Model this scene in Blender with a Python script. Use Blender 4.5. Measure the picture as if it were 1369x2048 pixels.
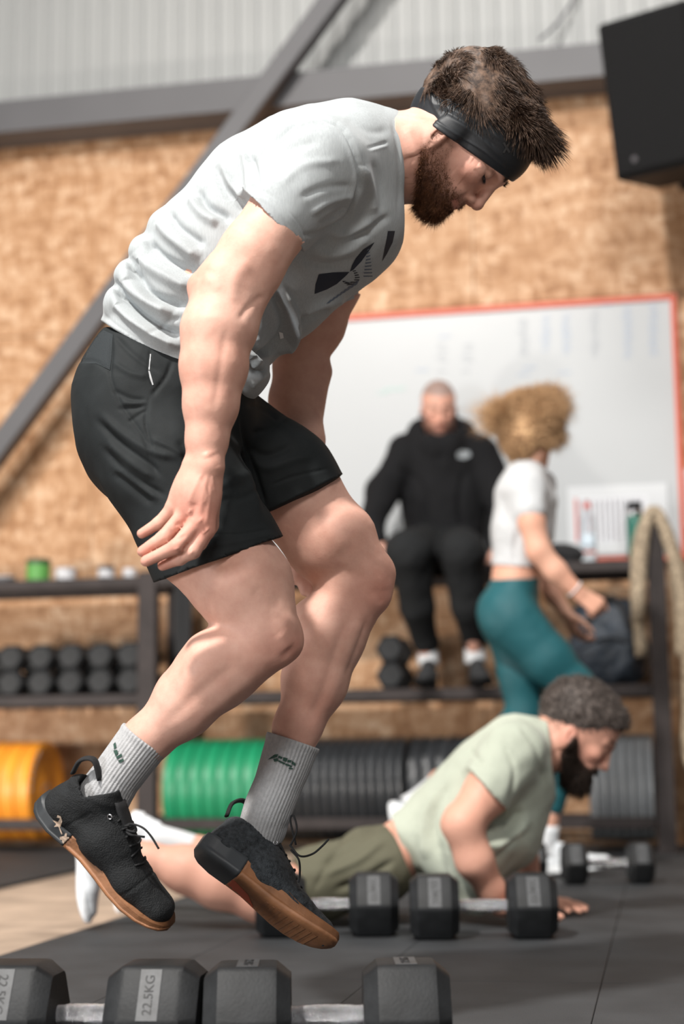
import bpy, bmesh, math, random
import numpy as np
from mathutils import Vector, Matrix
from mathutils.bvhtree import BVHTree

for o in list(bpy.data.objects): bpy.data.objects.remove(o)
C = bpy.context.scene.collection
rng = np.random.default_rng(7)
random.seed(7)

# ------------------------------------------------------------------ camera
W_PX, H_PX = 1369, 2048
LENS = 55.0
FPX = LENS/36*H_PX
CAM_H = 0.434
PITCH = math.atan((1498-1024)/FPX)
ROLL = -0.012
CAM = np.array([0.0, 0.0, CAM_H])
cam_data = bpy.data.cameras.new('camera')
cam = bpy.data.objects.new('camera', cam_data); C.objects.link(cam)
cam_data.sensor_fit = 'VERTICAL'; cam_data.sensor_height = 36.0; cam_data.lens = LENS
cam_data.clip_start = 0.05; cam_data.clip_end = 60
RC = (Matrix.Rotation(math.pi/2+PITCH, 3, 'X') @ Matrix.Rotation(ROLL, 3, 'Z'))
cam.matrix_world = Matrix.Translation((0, 0, CAM_H)) @ RC.to_4x4()
cam_data.dof.use_dof = True; cam_data.dof.focus_distance = 2.46; cam_data.dof.aperture_fstop = 2.4
bpy.context.scene.camera = cam

# ------------------------------------------------------------------ world, lamps, exposure
sc = bpy.context.scene
sc.view_settings.view_transform = 'Standard'; sc.view_settings.look = 'None'
sc.view_settings.exposure = 0.0; sc.view_settings.gamma = 1.0
sc.view_settings.use_curve_mapping = False
wd = bpy.data.worlds.new('world'); sc.world = wd; wd.use_nodes = True
wd.node_tree.nodes['Background'].inputs[0].default_value = (0.93, 0.97, 1.0, 1)
wd.node_tree.nodes['Background'].inputs[1].default_value = 0.18
def lamp(name, kind, loc, target, energy, color=(1,1,1), size=1.0, size_y=None):
    l = bpy.data.lights.new(name, kind); l.energy = energy; l.color = color
    if kind == 'AREA':
        l.shape = 'RECTANGLE'; l.size = size; l.size_y = size_y or size
    elif kind == 'SPOT': l.spot_size = 1.7; l.spot_blend = 0.4; l.shadow_soft_size = size
    else: l.shadow_soft_size = size
    o = bpy.data.objects.new(name, l); C.objects.link(o); o.location = loc
    d = Vector(target)-Vector(loc); o.rotation_euler = d.to_track_quat('-Z', 'Y').to_euler()
    return o
# strong high-bay lamp: up, left and in front of the group (hard shadows)
lamp('key_light', 'AREA', (-2.3, -0.5, 5.9), (0.2, 3.6, 0.8), 700, (1.0, 0.96, 0.91), 0.32, 0.32)
# low fill added at left behind the camera, in place of floor bounce
lamp('low_left_fill', 'AREA', (-4.2, -1.2, 0.75), (0.0, 6.5, 1.1), 150, (0.95, 0.98, 1.0), 1.0, 0.9)
# low spot added out of view at the left to brighten the rack wall
lamp('side_fill', 'SPOT', (-3.6, 4.6, 0.5), (0.2, 7.1, 0.8), 330, (1.0, 0.93, 0.85), 0.2)
# soft frontal fill added above and behind the camera to lift the figures
lamp('front_fill', 'AREA', (0.3, -2.4, 4.6), (0.2, 3.0, 0.8), 165, (1.0, 0.97, 0.93), 1.2, 1.2)
# row of further high-bay lamps in the middle of the hall
lamp('hall_light', 'AREA', (0.9, 3.4, 5.8), (0.5, 5.0, 0.0), 130, (1.0, 0.97, 0.93), 1.4, 0.5)

# ------------------------------------------------------------------ pixel <-> world helpers
RCn = np.array(RC)
def ray(x, y):
    return RCn @ np.array([(x-W_PX/2)/FPX, -(y-H_PX/2)/FPX, -1.0])
def P(x, y, Y):
    d = ray(x, y); return CAM + d*(Y/d[1])
def PF(x, y, z=0.0):
    d = ray(x, y); return CAM + d*((z-CAM_H)/d[2])
def depth(p): return float(-(RCn.T @ (np.asarray(p)-CAM))[2])
def proj(V):
    c = (np.asarray(V)-CAM) @ RCn
    return np.stack([W_PX/2 + FPX*c[:,0]/-c[:,2], H_PX/2 - FPX*c[:,1]/-c[:,2]], 1)
def RP(r, p): return r*depth(p)/FPX            # radius in pixels at point p -> metres
WANG = math.atan(0.2); WY = 7.3                # back wall: slightly turned, nearer on the right
WE = np.array([math.cos(WANG), -math.sin(WANG), 0.0])
WN = np.array([-math.sin(WANG), -math.cos(WANG), 0.0])
W0 = np.array([0.0, WY, 0.0])
def WP(u, v, w): return W0 + WE*u + WN*w + np.array([0, 0, v])   # wall frame: along, up, out
def PW(x, y, w):                               # pixel -> (u, v) on the plane w in front of the wall
    d = ray(x, y); o = W0 + WN*w
    t = ((o-CAM) @ WN)/(d @ WN); q = CAM + d*t - o
    return float(q @ WE), float(q[2])
WM = Matrix(((WE[0], WN[0]*-1, 0), (WE[1], WN[1]*-1, 0), (0, 0, 1)))  # local x along wall, y into wall, z up

# ------------------------------------------------------------------ materials
def new_mat(name):
    m = bpy.data.materials.new(name); m.use_nodes = True
    nt = m.node_tree; b = nt.nodes['Principled BSDF']
    return m, nt, b
def setin(b, **k):
    for n, v in k.items():
        n = n.replace('_', ' ')
        if n in b.inputs: b.inputs[n].default_value = v
def srgb(r, g, b):
    f = lambda c: (c/255/12.92) if c/255 <= 0.04045 else ((c/255+0.055)/1.055)**2.4
    return (f(r), f(g), f(b), 1)
def coords(nt, scale=(1,1,1), rot=(0,0,0)):
    tc = nt.nodes.new('ShaderNodeTexCoord'); mp = nt.nodes.new('ShaderNodeMapping')
    mp.inputs['Scale'].default_value = scale; mp.inputs['Rotation'].default_value = rot
    nt.links.new(tc.outputs['Object'], mp.inputs[0]); return mp.outputs[0]
def noise(nt, vec, scale, detail=3, rough=0.5):
    n = nt.nodes.new('ShaderNodeTexNoise'); n.inputs['Scale'].default_value = scale
    n.inputs['Detail'].default_value = detail; n.inputs['Roughness'].default_value = rough
    if vec is not None: nt.links.new(vec, n.inputs['Vector'])
    return n.outputs['Fac']
def ramp(nt, fac, stops):
    r = nt.nodes.new('ShaderNodeValToRGB'); e = r.color_ramp.elements
    while len(e) < len(stops): e.new(0.5)
    for i, (p, c) in enumerate(stops): e[i].position = p; e[i].color = c
    nt.links.new(fac, r.inputs[0]); return r.outputs[0]
def bump(nt, b, h, strength=0.3, dist=0.01):
    n = nt.nodes.new('ShaderNodeBump'); n.inputs['Strength'].default_value = strength
    n.inputs['Distance'].default_value = dist
    nt.links.new(h, n.inputs['Height']); nt.links.new(n.outputs[0], b.inputs['Normal'])
def simple(name, col, rough=0.5, metal=0.0, var=0.0, vscale=8, bmp=0.0, bscale=60, spec=0.5, scale=(1,1,1)):
    m, nt, b = new_mat(name); setin(b, Roughness=rough, Metallic=metal, Specular_IOR_Level=spec)
    b.inputs['Base Color'].default_value = col
    if var > 0:
        v = coords(nt, scale); n = noise(nt, v, vscale, 4)
        lo = tuple(c*(1-var) for c in col[:3])+(1,); hi = tuple(min(1, c*(1+var)) for c in col[:3])+(1,)
        nt.links.new(ramp(nt, n, [(0.3, lo), (0.7, hi)]), b.inputs['Base Color'])
    if bmp > 0:
        v = coords(nt, scale); bump(nt, b, noise(nt, v, bscale, 3), bmp, 0.004)
    return m
def vcol_mat(name, rough, var=0.08, bscale=260, bmp=0.12, sss=0.0, spec=0.4):
    m, nt, b = new_mat(name); setin(b, Roughness=rough, Specular_IOR_Level=spec)
    a = nt.nodes.new('ShaderNodeVertexColor'); a.layer_name = 'Col'
    v = coords(nt); n = noise(nt, v, 45, 5, 0.65)
    mx = nt.nodes.new('ShaderNodeMix'); mx.data_type = 'RGBA'; mx.blend_type = 'MULTIPLY'
    mx.inputs[0].default_value = 1.0
    nt.links.new(a.outputs[0], mx.inputs[6])
    nt.links.new(ramp(nt, n, [(0.3, (1-var, 1-1.6*var, 1-1.7*var, 1)), (0.65, (1, 1, 1, 1))]), mx.inputs[7])
    nt.links.new(mx.outputs[2], b.inputs['Base Color'])
    if sss > 0:
        setin(b, Subsurface_Weight=sss, Subsurface_Scale=0.012)
        b.inputs['Subsurface Radius'].default_value = (1.0, 0.35, 0.2)
    bump(nt, b, noise(nt, coords(nt), bscale, 3), bmp, 0.002)
    return m

# ------------------------------------------------------------------ objects
LOC = {}
def empty(name, loc=(0,0,0), label=None, cat=None, group=None, kind=None):
    o = bpy.data.objects.new(name, None); C.objects.link(o); o.location = loc; o.empty_display_size = 0.1
    LOC[o.name] = np.array(loc, float)
    tag(o, label, cat, group, kind); return o
def tag(o, label=None, cat=None, group=None, kind=None):
    if label: o['label'] = label
    if cat: o['category'] = cat
    if group: o['group'] = group
    if kind: o['kind'] = kind
    return o
def mesh_obj(name, V, F, mat, parent=None, smooth=True, world=True, col=None):
    V = np.asarray(V, float)
    off = LOC.get(parent.name, np.zeros(3)) if (parent is not None and world) else np.zeros(3)
    me = bpy.data.meshes.new(name); me.from_pydata((V-off).tolist(), [], [tuple(int(i) for i in f) for f in F])
    if smooth: me.polygons.foreach_set('use_smooth', [True]*len(me.polygons))
    if col is not None:
        at = me.color_attributes.new('Col', 'FLOAT_COLOR', 'POINT')
        c = np.ones((len(V), 4), np.float32); c[:, :3] = col; at.data.foreach_set('color', c.ravel())
    if mat: me.materials.append(mat)
    o = bpy.data.objects.new(name, me); C.objects.link(o)
    LOC[o.name] = off
    if parent is not None: o.parent = parent
    return o
def bm_obj(name, bm, mat, parent=None, smooth=False, angle=None):
    me = bpy.data.meshes.new(name); bm.to_mesh(me); bm.free()
    me.polygons.foreach_set('use_smooth', [smooth]*len(me.polygons))
    if smooth and angle: me.set_sharp_from_angle(angle=angle)
    if mat: me.materials.append(mat)
    o = bpy.data.objects.new(name, me); C.objects.link(o); LOC[o.name] = np.zeros(3)
    if parent is not None: o.parent = parent
    return o
def bx(bm, c, s, rot=None, bev=0.0):
    """box with centre c, full size s"""
    M = Matrix.Translation(Vector(c)) @ (rot.to_4x4() if rot is not None else Matrix.Identity(4)) @ Matrix.Diagonal((*s, 1))
    r = bmesh.ops.create_cube(bm, size=1.0, matrix=M)
    if bev > 0:
        ed = {e for v in r['verts'] for e in v.link_edges}
        bmesh.ops.bevel(bm, geom=list(ed), offset=bev, segments=1, affect='EDGES', profile=0.5)
def beam(bm, a, b, w, h, up=(0,0,1), bev=0.0):
    a = Vector(a); b = Vector(b); d = (b-a); L = d.length; x = d.normalized()
    u = Vector(up); y = u.cross(x).normalized(); z = x.cross(y)
    R = Matrix((x, y, z)).transposed()
    bx(bm, (a+b)/2, (L, w, h), R, bev)
def wall_obj(name, bm, mat, parent=None, **k):
    """mesh written in the wall frame (x along, y into the wall, z up; y=0 is the wall face)"""
    o = bm_obj(name, bm, mat, parent, **k)
    if parent is None:
        o.matrix_world = Matrix.Translation(Vector(W0)) @ WM.to_4x4()
    return o
def wall_empty(name, u, v, w, label=None, cat=None, group=None, kind=None):
    o = bpy.data.objects.new(name, None); C.objects.link(o); o.empty_display_size = 0.1
    o.matrix_world = Matrix.Translation(Vector(WP(u, v, w))) @ WM.to_4x4()
    LOC[o.name] = np.zeros(3); tag(o, label, cat, group, kind); return o
def lathe(bm, prof, n=24, axis='Z', origin=(0,0,0), cap=True):
    """prof: list of (r, h)"""
    rings = []
    for r, h in prof:
        ring = []
        for i in range(n):
            a = 2*math.pi*i/n; c, s = r*math.cos(a), r*math.sin(a)
            p = {'Z': (c, s, h), 'X': (h, c, s), 'Y': (s, h, c)}[axis]
            ring.append(bm.verts.new((p[0]+origin[0], p[1]+origin[1], p[2]+origin[2])))
        rings.append(ring)
    for A, B in zip(rings, rings[1:]):
        for i in range(n): bm.faces.new((A[i], A[(i+1)%n], B[(i+1)%n], B[i]))
    if cap: bm.faces.new(list(reversed(rings[0]))); bm.faces.new(rings[-1])
    return rings
def catmull(pts, n):
    pts = np.asarray(pts, float); 
    if len(pts) < 3:
        t = np.linspace(0, 1, n)[:, None]; return pts[0]*(1-t)+pts[-1]*t
    Q = np.vstack([2*pts[0]-pts[1], pts, 2*pts[-1]-pts[-2]]); out = []
    for t in np.linspace(0, len(pts)-1-1e-9, n):
        i = int(t); f = t-i; a, b, c, d = Q[i:i+4]
        out.append(0.5*((2*b)+(-a+c)*f+(2*a-5*b+4*c-d)*f*f+(-a+3*b-3*c+d)*f**3))
    return np.array(out)
def tube(pts, radii, nseg=12, n=None, rib=0.0, ribn=0, cap=True, flat=None):
    """swept tube -> V, F ; pts (k,3), radii (k,)"""
    pts = np.asarray(pts, float); radii = np.asarray(radii, float)
    if radii.ndim == 0: radii = np.full(len(pts), float(radii))
    if n:
        radii = np.interp(np.linspace(0, 1, n), np.linspace(0, 1, len(radii)), radii); pts = catmull(pts, n)
    T = np.gradient(pts, axis=0); T /= np.linalg.norm(T, axis=1)[:, None]+1e-12
    up = np.array([0, 0, 1.0]) if abs(T[0][2]) < 0.9 else np.array([0, 1.0, 0])
    x = np.cross(up, T[0]); x /= np.linalg.norm(x); V = []; 
    for p, t, r in zip(pts, T, radii):
        x = x - t*(x@t); x /= np.linalg.norm(x); y = np.cross(t, x)
        for i in range(nseg):
            a = 2*math.pi*i/nseg
            rr = r + rib*(1 if (i*ribn//nseg*2) % 2 else 0) if not ribn else r + rib*math.cos(ribn*a)
            V.append(p + x*math.cos(a)*rr + y*math.sin(a)*rr)
    k = len(pts); F = []
    for j in range(k-1):
        for i in range(nseg):
            F.append((j*nseg+i, j*nseg+(i+1)%nseg, (j+1)*nseg+(i+1)%nseg, (j+1)*nseg+i))
    if cap:
        F.append(tuple(reversed(range(nseg)))); F.append(tuple(range((k-1)*nseg, k*nseg)))
    return np.array(V), F
def merge(parts):
    V, F, o = [], [], 0
    for v, f in parts:
        V.append(np.asarray(v)); F += [tuple(i+o for i in q) for q in f]; o += len(v)
    return np.vstack(V), F

# ------------------------------------------------------------------ signed-distance sculpting
class Sdf:
    def __init__(s): s.ops = []; s.lo = np.full(3, 1e9); s.hi = np.full(3, -1e9)
    def _add(s, kind, f, lo, hi, k):
        lo = lo-.3*k; hi = hi+.3*k
        s.ops.append((kind, f, lo, hi, k))
        if kind == 'u': s.lo = np.minimum(s.lo, lo); s.hi = np.maximum(s.hi, hi)
    def cone(s, a, b, ra, rb, k=0.02, op='u', flat=None, clip=None):
        a = np.asarray(a, float); b = np.asarray(b, float); fm = 1.0; A = np.eye(3)
        if flat is not None:
            n, kk = flat; n = np.asarray(n, float); n = n/np.linalg.norm(n); A = np.eye(3)+np.outer(n, n)*(1/kk-1); fm = max(1, kk)
        ba = A@(b-a); L2 = float(ba@ba)+1e-12
        def f(p, a=a, A=A, ba=ba, L2=L2, ra=ra, rb=rb, clip=clip, fl=flat is not None):
            v = p-a
            if fl: v = v@A.T
            t = np.clip((v@ba)/L2, 0, 1)
            d = np.sqrt(((v-t[:, None]*ba)**2).sum(1)) - (ra+(rb-ra)*t)
            if clip:
                for c, n in clip: d = np.maximum(d, (p-c)@n)
            return d
        R = max(ra, rb)*fm
        s._add(op, f, np.minimum(a, b)-R, np.maximum(a, b)+R, k); return s
    def chain(s, pts, radii, k=0.02, op='u', **kw):
        for i in range(len(pts)-1): s.cone(pts[i], pts[i+1], radii[i], radii[i+1], k, op, **kw)
        return s
    def ell(s, c, r, R=None, k=0.02, op='u', clip=None):
        c = np.asarray(c, float); r = np.asarray(r, float)*np.ones(3); R = np.eye(3) if R is None else np.asarray(R)
        def f(p, c=c, r=r, R=R, clip=clip):
            q = (p-c)@R; k0 = np.sqrt(((q/r)**2).sum(1)); k1 = np.sqrt(((q/(r*r))**2).sum(1))+1e-9
            d = k0*(k0-1)/k1
            if clip:
                for c_, n in clip: d = np.maximum(d, (p-c_)@n)
            return d
        m = r.max(); s._add(op, f, c-m, c+m, k); return s
    def box(s, c, half, R=None, rad=0.005, k=0.01, op='u'):
        c = np.asarray(c, float); h = np.asarray(half, float)-rad; R = np.eye(3) if R is None else np.asarray(R)
        def f(p, c=c, h=h, R=R, rad=rad):
            q = np.abs((p-c)@R)-h
            return np.sqrt((np.maximum(q, 0)**2).sum(1))+np.minimum(q.max(1), 0)-rad
        m = np.linalg.norm(half); s._add(op, f, c-m, c+m, k); return s
    def cut(s, c, n, k=0.0):
        c = np.asarray(c, float); n = np.asarray(n, float); n = n/np.linalg.norm(n)
        s.ops.append(('i', lambda p: (p-c)@n, None, None, k)); return s
    def eval(s, p, pad=0.03):
        d = np.full(len(p), 1.0)
        for kind, f, lo, hi, k in s.ops:
            if lo is None: m = slice(None); q = p
            else:
                m = np.all((p > lo-k-pad) & (p < hi+k+pad), axis=1)
                if not m.any(): continue
                q = p[m]
            d[m] = comb(kind, d[m], f(q), k)
        return d
    def grid(s, h):
        lo = s.lo-3*h; n = np.ceil((s.hi-lo)/h).astype(int)+4
        D = np.full(n, 1.0, np.float32)
        ax = [lo[i]+h*np.arange(n[i]) for i in range(3)]
        for kind, f, l, u, k in s.ops:
            if l is None: i0 = [0]*3; i1 = list(n)
            else:
                i0 = [max(0, int((l[i]-k-2*h-lo[i])/h)) for i in range(3)]
                i1 = [min(n[i], int((u[i]+k+2*h-lo[i])/h)+2) for i in range(3)]
            if any(b <= a for a, b in zip(i0, i1)): continue
            sl = tuple(slice(a, b) for a, b in zip(i0, i1))
            X = np.stack(np.meshgrid(*[ax[i][sl[i]] for i in range(3)], indexing='ij'), -1)
            sh = X.shape[:3]; q = X.reshape(-1, 3)
            D[sl] = comb(kind, D[sl], f(q).reshape(sh).astype(np.float32), k)
        return D, lo
def comb(kind, a, b, k):
    if kind == 's': b = -b; 
    if kind == 'u':
        if k <= 0: return np.minimum(a, b)
        h = np.maximum(k-np.abs(a-b), 0)/k; return np.minimum(a, b)-h*h*k*0.25
    if k <= 0: return np.maximum(a, b)
    h = np.maximum(k-np.abs(a-b), 0)/k; return np.maximum(a, b)+h*h*k*0.25
def nets(D, lo, h):
    S = (D < 0); c = np.zeros(np.array(S.shape)-1, np.uint8)
    sl = [slice(0, -1), slice(1, None)]
    for i in (0, 1):
        for j in (0, 1):
            for k in (0, 1): c += S[sl[i], sl[j], sl[k]]
    act = np.argwhere((c > 0) & (c < 8)); idx = np.full(c.shape, -1, np.int32); idx[tuple(act.T)] = np.arange(len(act))
    corners = np.array([(i, j, k) for i in (0, 1) for j in (0, 1) for k in (0, 1)])
    vals = np.stack([D[tuple((act+cc).T)] for cc in corners], 1)
    acc = np.zeros((len(act), 3)); cnt = np.zeros(len(act))
    for a in range(8):
        for b in range(a+1, 8):
            if abs(corners[a]-corners[b]).sum() != 1: continue
            va, vb = vals[:, a], vals[:, b]; m = (va < 0) != (vb < 0)
            t = np.where(m, va/np.where(m, va-vb, 1), 0)
            acc[m] += (corners[a]+(corners[b]-corners[a])*t[:, None])[m]; cnt[m] += 1
    V = lo+h*(act+acc/cnt[:, None]); F = []
    for ax in range(3):
        s0 = [slice(None)]*3; s1 = [slice(None)]*3; s0[ax] = slice(0, -1); s1[ax] = slice(1, None)
        A, B = S[tuple(s0)], S[tuple(s1)]; e = np.argwhere(A != B); fl = A[tuple(e.T)]
        u, v = [(1, 2), (2, 0), (0, 1)][ax]; du = np.zeros(3, int); dv = np.zeros(3, int); du[u] = 1; dv[v] = 1
        ok = (e[:, u] > 0) & (e[:, v] > 0); e = e[ok]; fl = fl[ok]
        q = np.stack([idx[tuple((e-du-dv).T)], idx[tuple((e-dv).T)], idx[tuple(e.T)], idx[tuple((e-du).T)]], 1)
        q[~fl] = q[~fl][:, ::-1]; F.append(q)
    return V, np.vstack(F)
def vnormals(V, F):
    F = np.asarray(F); n = np.cross(V[F[:, 2]]-V[F[:, 0]], V[F[:, 3]]-V[F[:, 1]]); N = np.zeros_like(V)
    for i in range(4): np.add.at(N, F[:, i], n)
    return N/(np.linalg.norm(N, axis=1)[:, None]+1e-12)
def newton(s, V, it=2):
    e = 6e-4
    for _ in range(it):
        d = s.eval(V); g = np.stack([s.eval(V+np.eye(3)[i]*e)-d for i in range(3)], 1)/e
        gl = (g**2).sum(1); ok = gl > 0.05
        st = np.where(ok[:, None], -d[:, None]*g/np.maximum(gl, 0.05)[:, None], 0)
        L = np.linalg.norm(st, axis=1)[:, None]; st *= np.minimum(1, 0.004/np.maximum(L, 1e-9)); V = V+st
    return V
def subdiv_all(V, F):
    """1 -> 4 linear quad subdivision"""
    F = np.asarray(F); E = np.stack([F, np.roll(F, -1, 1)], 2).reshape(-1, 2); Es = np.sort(E, 1)
    U, inv = np.unique(Es[:, 0].astype(np.int64)*len(V)+Es[:, 1], return_inverse=True)
    mid = (V[U//len(V)]+V[U % len(V)])/2; cen = V[F].mean(1); n = len(V); em = inv.reshape(-1, 4)+n; ce = np.arange(len(F))+n+len(mid)
    G = np.concatenate([np.stack([F[:, i], em[:, i], ce, em[:, (i+3) % 4]], 1) for i in range(4)])
    return np.vstack([V, mid, cen]), G
def crop_subdiv(V, F, regions):
    """refine faces whose centre is inside a sphere (c, r); triangulated borders are avoided by keeping n-gons"""
    me = bpy.data.meshes.new('tmp'); me.from_pydata(V.tolist(), [], F.tolist())
    bm = bmesh.new(); bm.from_mesh(me); bpy.data.meshes.remove(me)
    for c, r, cuts in regions:
        for _ in range(cuts):
            c_ = Vector(c); ed = [e for e in bm.edges if (e.verts[0].co-c_).length < r and (e.verts[1].co-c_).length < r]
            bmesh.ops.subdivide_edges(bm, edges=ed, cuts=1, use_grid_fill=True)
    bmesh.ops.triangulate(bm, faces=[f for f in bm.faces if len(f.verts) > 4])
    bm.verts.index_update(); V = np.array([v.co[:] for v in bm.verts])
    F = np.array([([v.index for v in f.verts]*2)[:4] if len(f.verts) == 4 else [f.verts[0].index, f.verts[1].index, f.verts[2].index, f.verts[2].index] for f in bm.faces]); bm.free()
    return V, F
def fixtri(F): return [tuple(f[:3]) if f[2] == f[3] else tuple(f) for f in np.asarray(F).tolist()]
def sculpt(s, h, regions=None, it=2, sub=False):
    D, lo = s.grid(h); V, F = nets(D, lo, h)
    if sub: V, F = subdiv_all(V, F)
    if regions: V, F = crop_subdiv(V, F, regions)
    V = newton(s, V, it); return V, F
def seg_dist(q, pl):
    best = np.full(len(q), 1e9); tt = np.zeros(len(q)); pl = np.asarray(pl, float); L = np.r_[0, np.cumsum(np.linalg.norm(np.diff(pl, axis=0), axis=1))]
    for i in range(len(pl)-1):
        a, b = pl[i], pl[i+1]; ba = b-a; t = np.clip(((q-a)@ba)/(ba@ba+1e-9), 0, 1)
        d = np.linalg.norm(q-(a+t[:, None]*ba), axis=1); m = d < best; best[m] = d[m]; tt[m] = (L[i]+t*(L[i+1]-L[i]))[m]
    return best, tt/L[-1]
def strokes(V, F, S, yr=None, near=True):
    """press folds, creases and tendons into the side seen by the camera; S: (polyline px, width px, height m)"""
    N = vnormals(V, np.asarray(F)); q = proj(V)
    view = V-CAM; view /= np.linalg.norm(view, axis=1)[:, None]
    fac = np.clip(-(N*view).sum(1)*3+0.9, 0, 1); D = np.zeros(len(V))
    for pl, w, hgt in S:
        pl = np.asarray(pl, float)
        if len(pl) > 2: pl = catmull(pl, 3*len(pl))
        lo = pl.min(0)-3*w; hi = pl.max(0)+3*w; m = np.all((q > lo) & (q < hi), 1) & (fac > 0)
        if yr is not None: m &= (V[:, 1] < yr)
        if not m.any(): continue
        d, t = seg_dist(q[m], pl)
        taper = np.clip(np.minimum(t, 1-t)*6+0.15, 0, 1)
        D[m] += hgt*np.exp(-(d/w)**2)*taper
    return V+N*(D*fac)[:, None]
def vnoise(p, scale, seed=0):
    p = np.asarray(p)*scale+seed*17.31; i = np.floor(p).astype(np.int64); f = p-i; f = f*f*(3-2*f); out = 0
    def hsh(a, b, c):
        h = (a*374761393+b*668265263+c*2147483647+seed*69069) & 0xffffffff; h = ((h ^ (h >> 13))*1274126177) & 0xffffffff
        return ((h ^ (h >> 16)) & 0xffff)/65535.0
    for dx in (0, 1):
        for dy in (0, 1):
            for dz in (0, 1):
                w = (f[:, 0] if dx else 1-f[:, 0])*(f[:, 1] if dy else 1-f[:, 1])*(f[:, 2] if dz else 1-f[:, 2])
                out = out+w*hsh(i[:, 0]+dx, i[:, 1]+dy, i[:, 2]+dz)
    return out
def sstep(x, a, b): t = np.clip((x-a)/(b-a), 0, 1); return t*t*(3-2*t)
def bvh_of(V, F):
    return BVHTree.FromPolygons([tuple(v) for v in V], fixtri(F))
def inpoly(x, y, poly):
    c = False; n = len(poly); j = n-1
    for i in range(n):
        xi, yi = poly[i]; xj, yj = poly[j]
        if (yi > y) != (yj > y) and x < (xj-xi)*(y-yi)/(yj-yi+1e-12)+xi: c = not c
        j = i
    return c
def decal(name, polys, bvh, mat, parent, off=0.0012, step=5.0, col=None):
    """printed shape: outlines in the picture laid on the cloth as a thin skin that follows its folds"""
    V, F = [], []
    for pl in polys:
        bm = bmesh.new(); vs = [bm.verts.new((x, y, 0)) for x, y in pl]
        try: bm.faces.new(vs)
        except Exception: bm.free(); continue
        bmesh.ops.triangulate(bm, faces=bm.faces[:])
        for _ in range(4):
            ed = [e for e in bm.edges if e.calc_length() > step]
            if not ed: break
            bmesh.ops.subdivide_edges(bm, edges=ed, cuts=1); bmesh.ops.triangulate(bm, faces=[f for f in bm.faces if len(f.verts) > 3])
        bm.verts.index_update(); loc = []; 
        for v in bm.verts:
            d = Vector(ray(v.co.x, v.co.y)).normalized(); hit, nrm, _, _ = bvh.ray_cast(Vector(CAM), d, 20)
            loc.append(None if hit is None else np.array(hit)-np.array(d)*off)
        mp = {}
        for i, p in enumerate(loc):
            if p is not None: mp[i] = len(V); V.append(p)
        for f in bm.faces:
            ids = [v.index for v in f.verts]
            if all(i in mp for i in ids):
                ps = [V[mp[i]] for i in ids]
                if max(np.linalg.norm(ps[a]-ps[a-1]) for a in range(3)) < 0.03: F.append(tuple(mp[i] for i in ids))
        bm.free()
    return mesh_obj(name, V, F, mat, parent) if F else None
def strands(P0, D0, L, w, nseg=4, bend=None, jit=0.15, lift=None, seed=1):
    """tapered hairs: roots P0, directions D0, lengths L"""
    r = np.random.default_rng(seed); n = len(P0); D0 = D0+r.normal(0, jit, D0.shape); D0 /= np.linalg.norm(D0, axis=1)[:, None]
    side = np.cross(D0, r.normal(0, 1, D0.shape)); side /= np.linalg.norm(side, axis=1)[:, None]; oth = np.cross(D0, side)
    B = np.zeros_like(D0) if bend is None else bend; B = B+r.normal(0, jit, D0.shape)*0.8
    V = np.zeros((n, nseg*3+1, 3))
    for j in range(nseg+1):
        t = j/nseg; c = P0+(D0*t+B*t*t*0.6)*L[:, None]
        if j == nseg: V[:, -1] = c; break
        ww = w*(1-t*0.7)
        for k in range(3):
            a = 2*math.pi*k/3; V[:, j*3+k] = c+(side*math.cos(a)+oth*math.sin(a))*ww
    base = []
    for j in range(nseg-1):
        for k in range(3): base.append((j*3+k, j*3+(k+1) % 3, j*3+3+(k+1) % 3, j*3+3+k))
    tips = [((nseg-1)*3+k, (nseg-1)*3+(k+1) % 3, nseg*3) for k in range(3)]
    m = nseg*3+1; o = (np.arange(n)*m)[:, None, None]
    F = (np.array(base)[None]+o).reshape(-1, 4).tolist() if base else []
    F += (np.array(tips)[None]+o).reshape(-1, 3).tolist()
    return V.reshape(-1, 3), F
def unit(v): v = np.asarray(v, float); return v/np.linalg.norm(v)
def frame(x, z):
    """orthonormal columns (x, y, z) from main axis x and rough up z"""
    x = unit(x); y = unit(np.cross(z, x)); return np.stack([x, y, np.cross(x, y)], 1)
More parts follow.
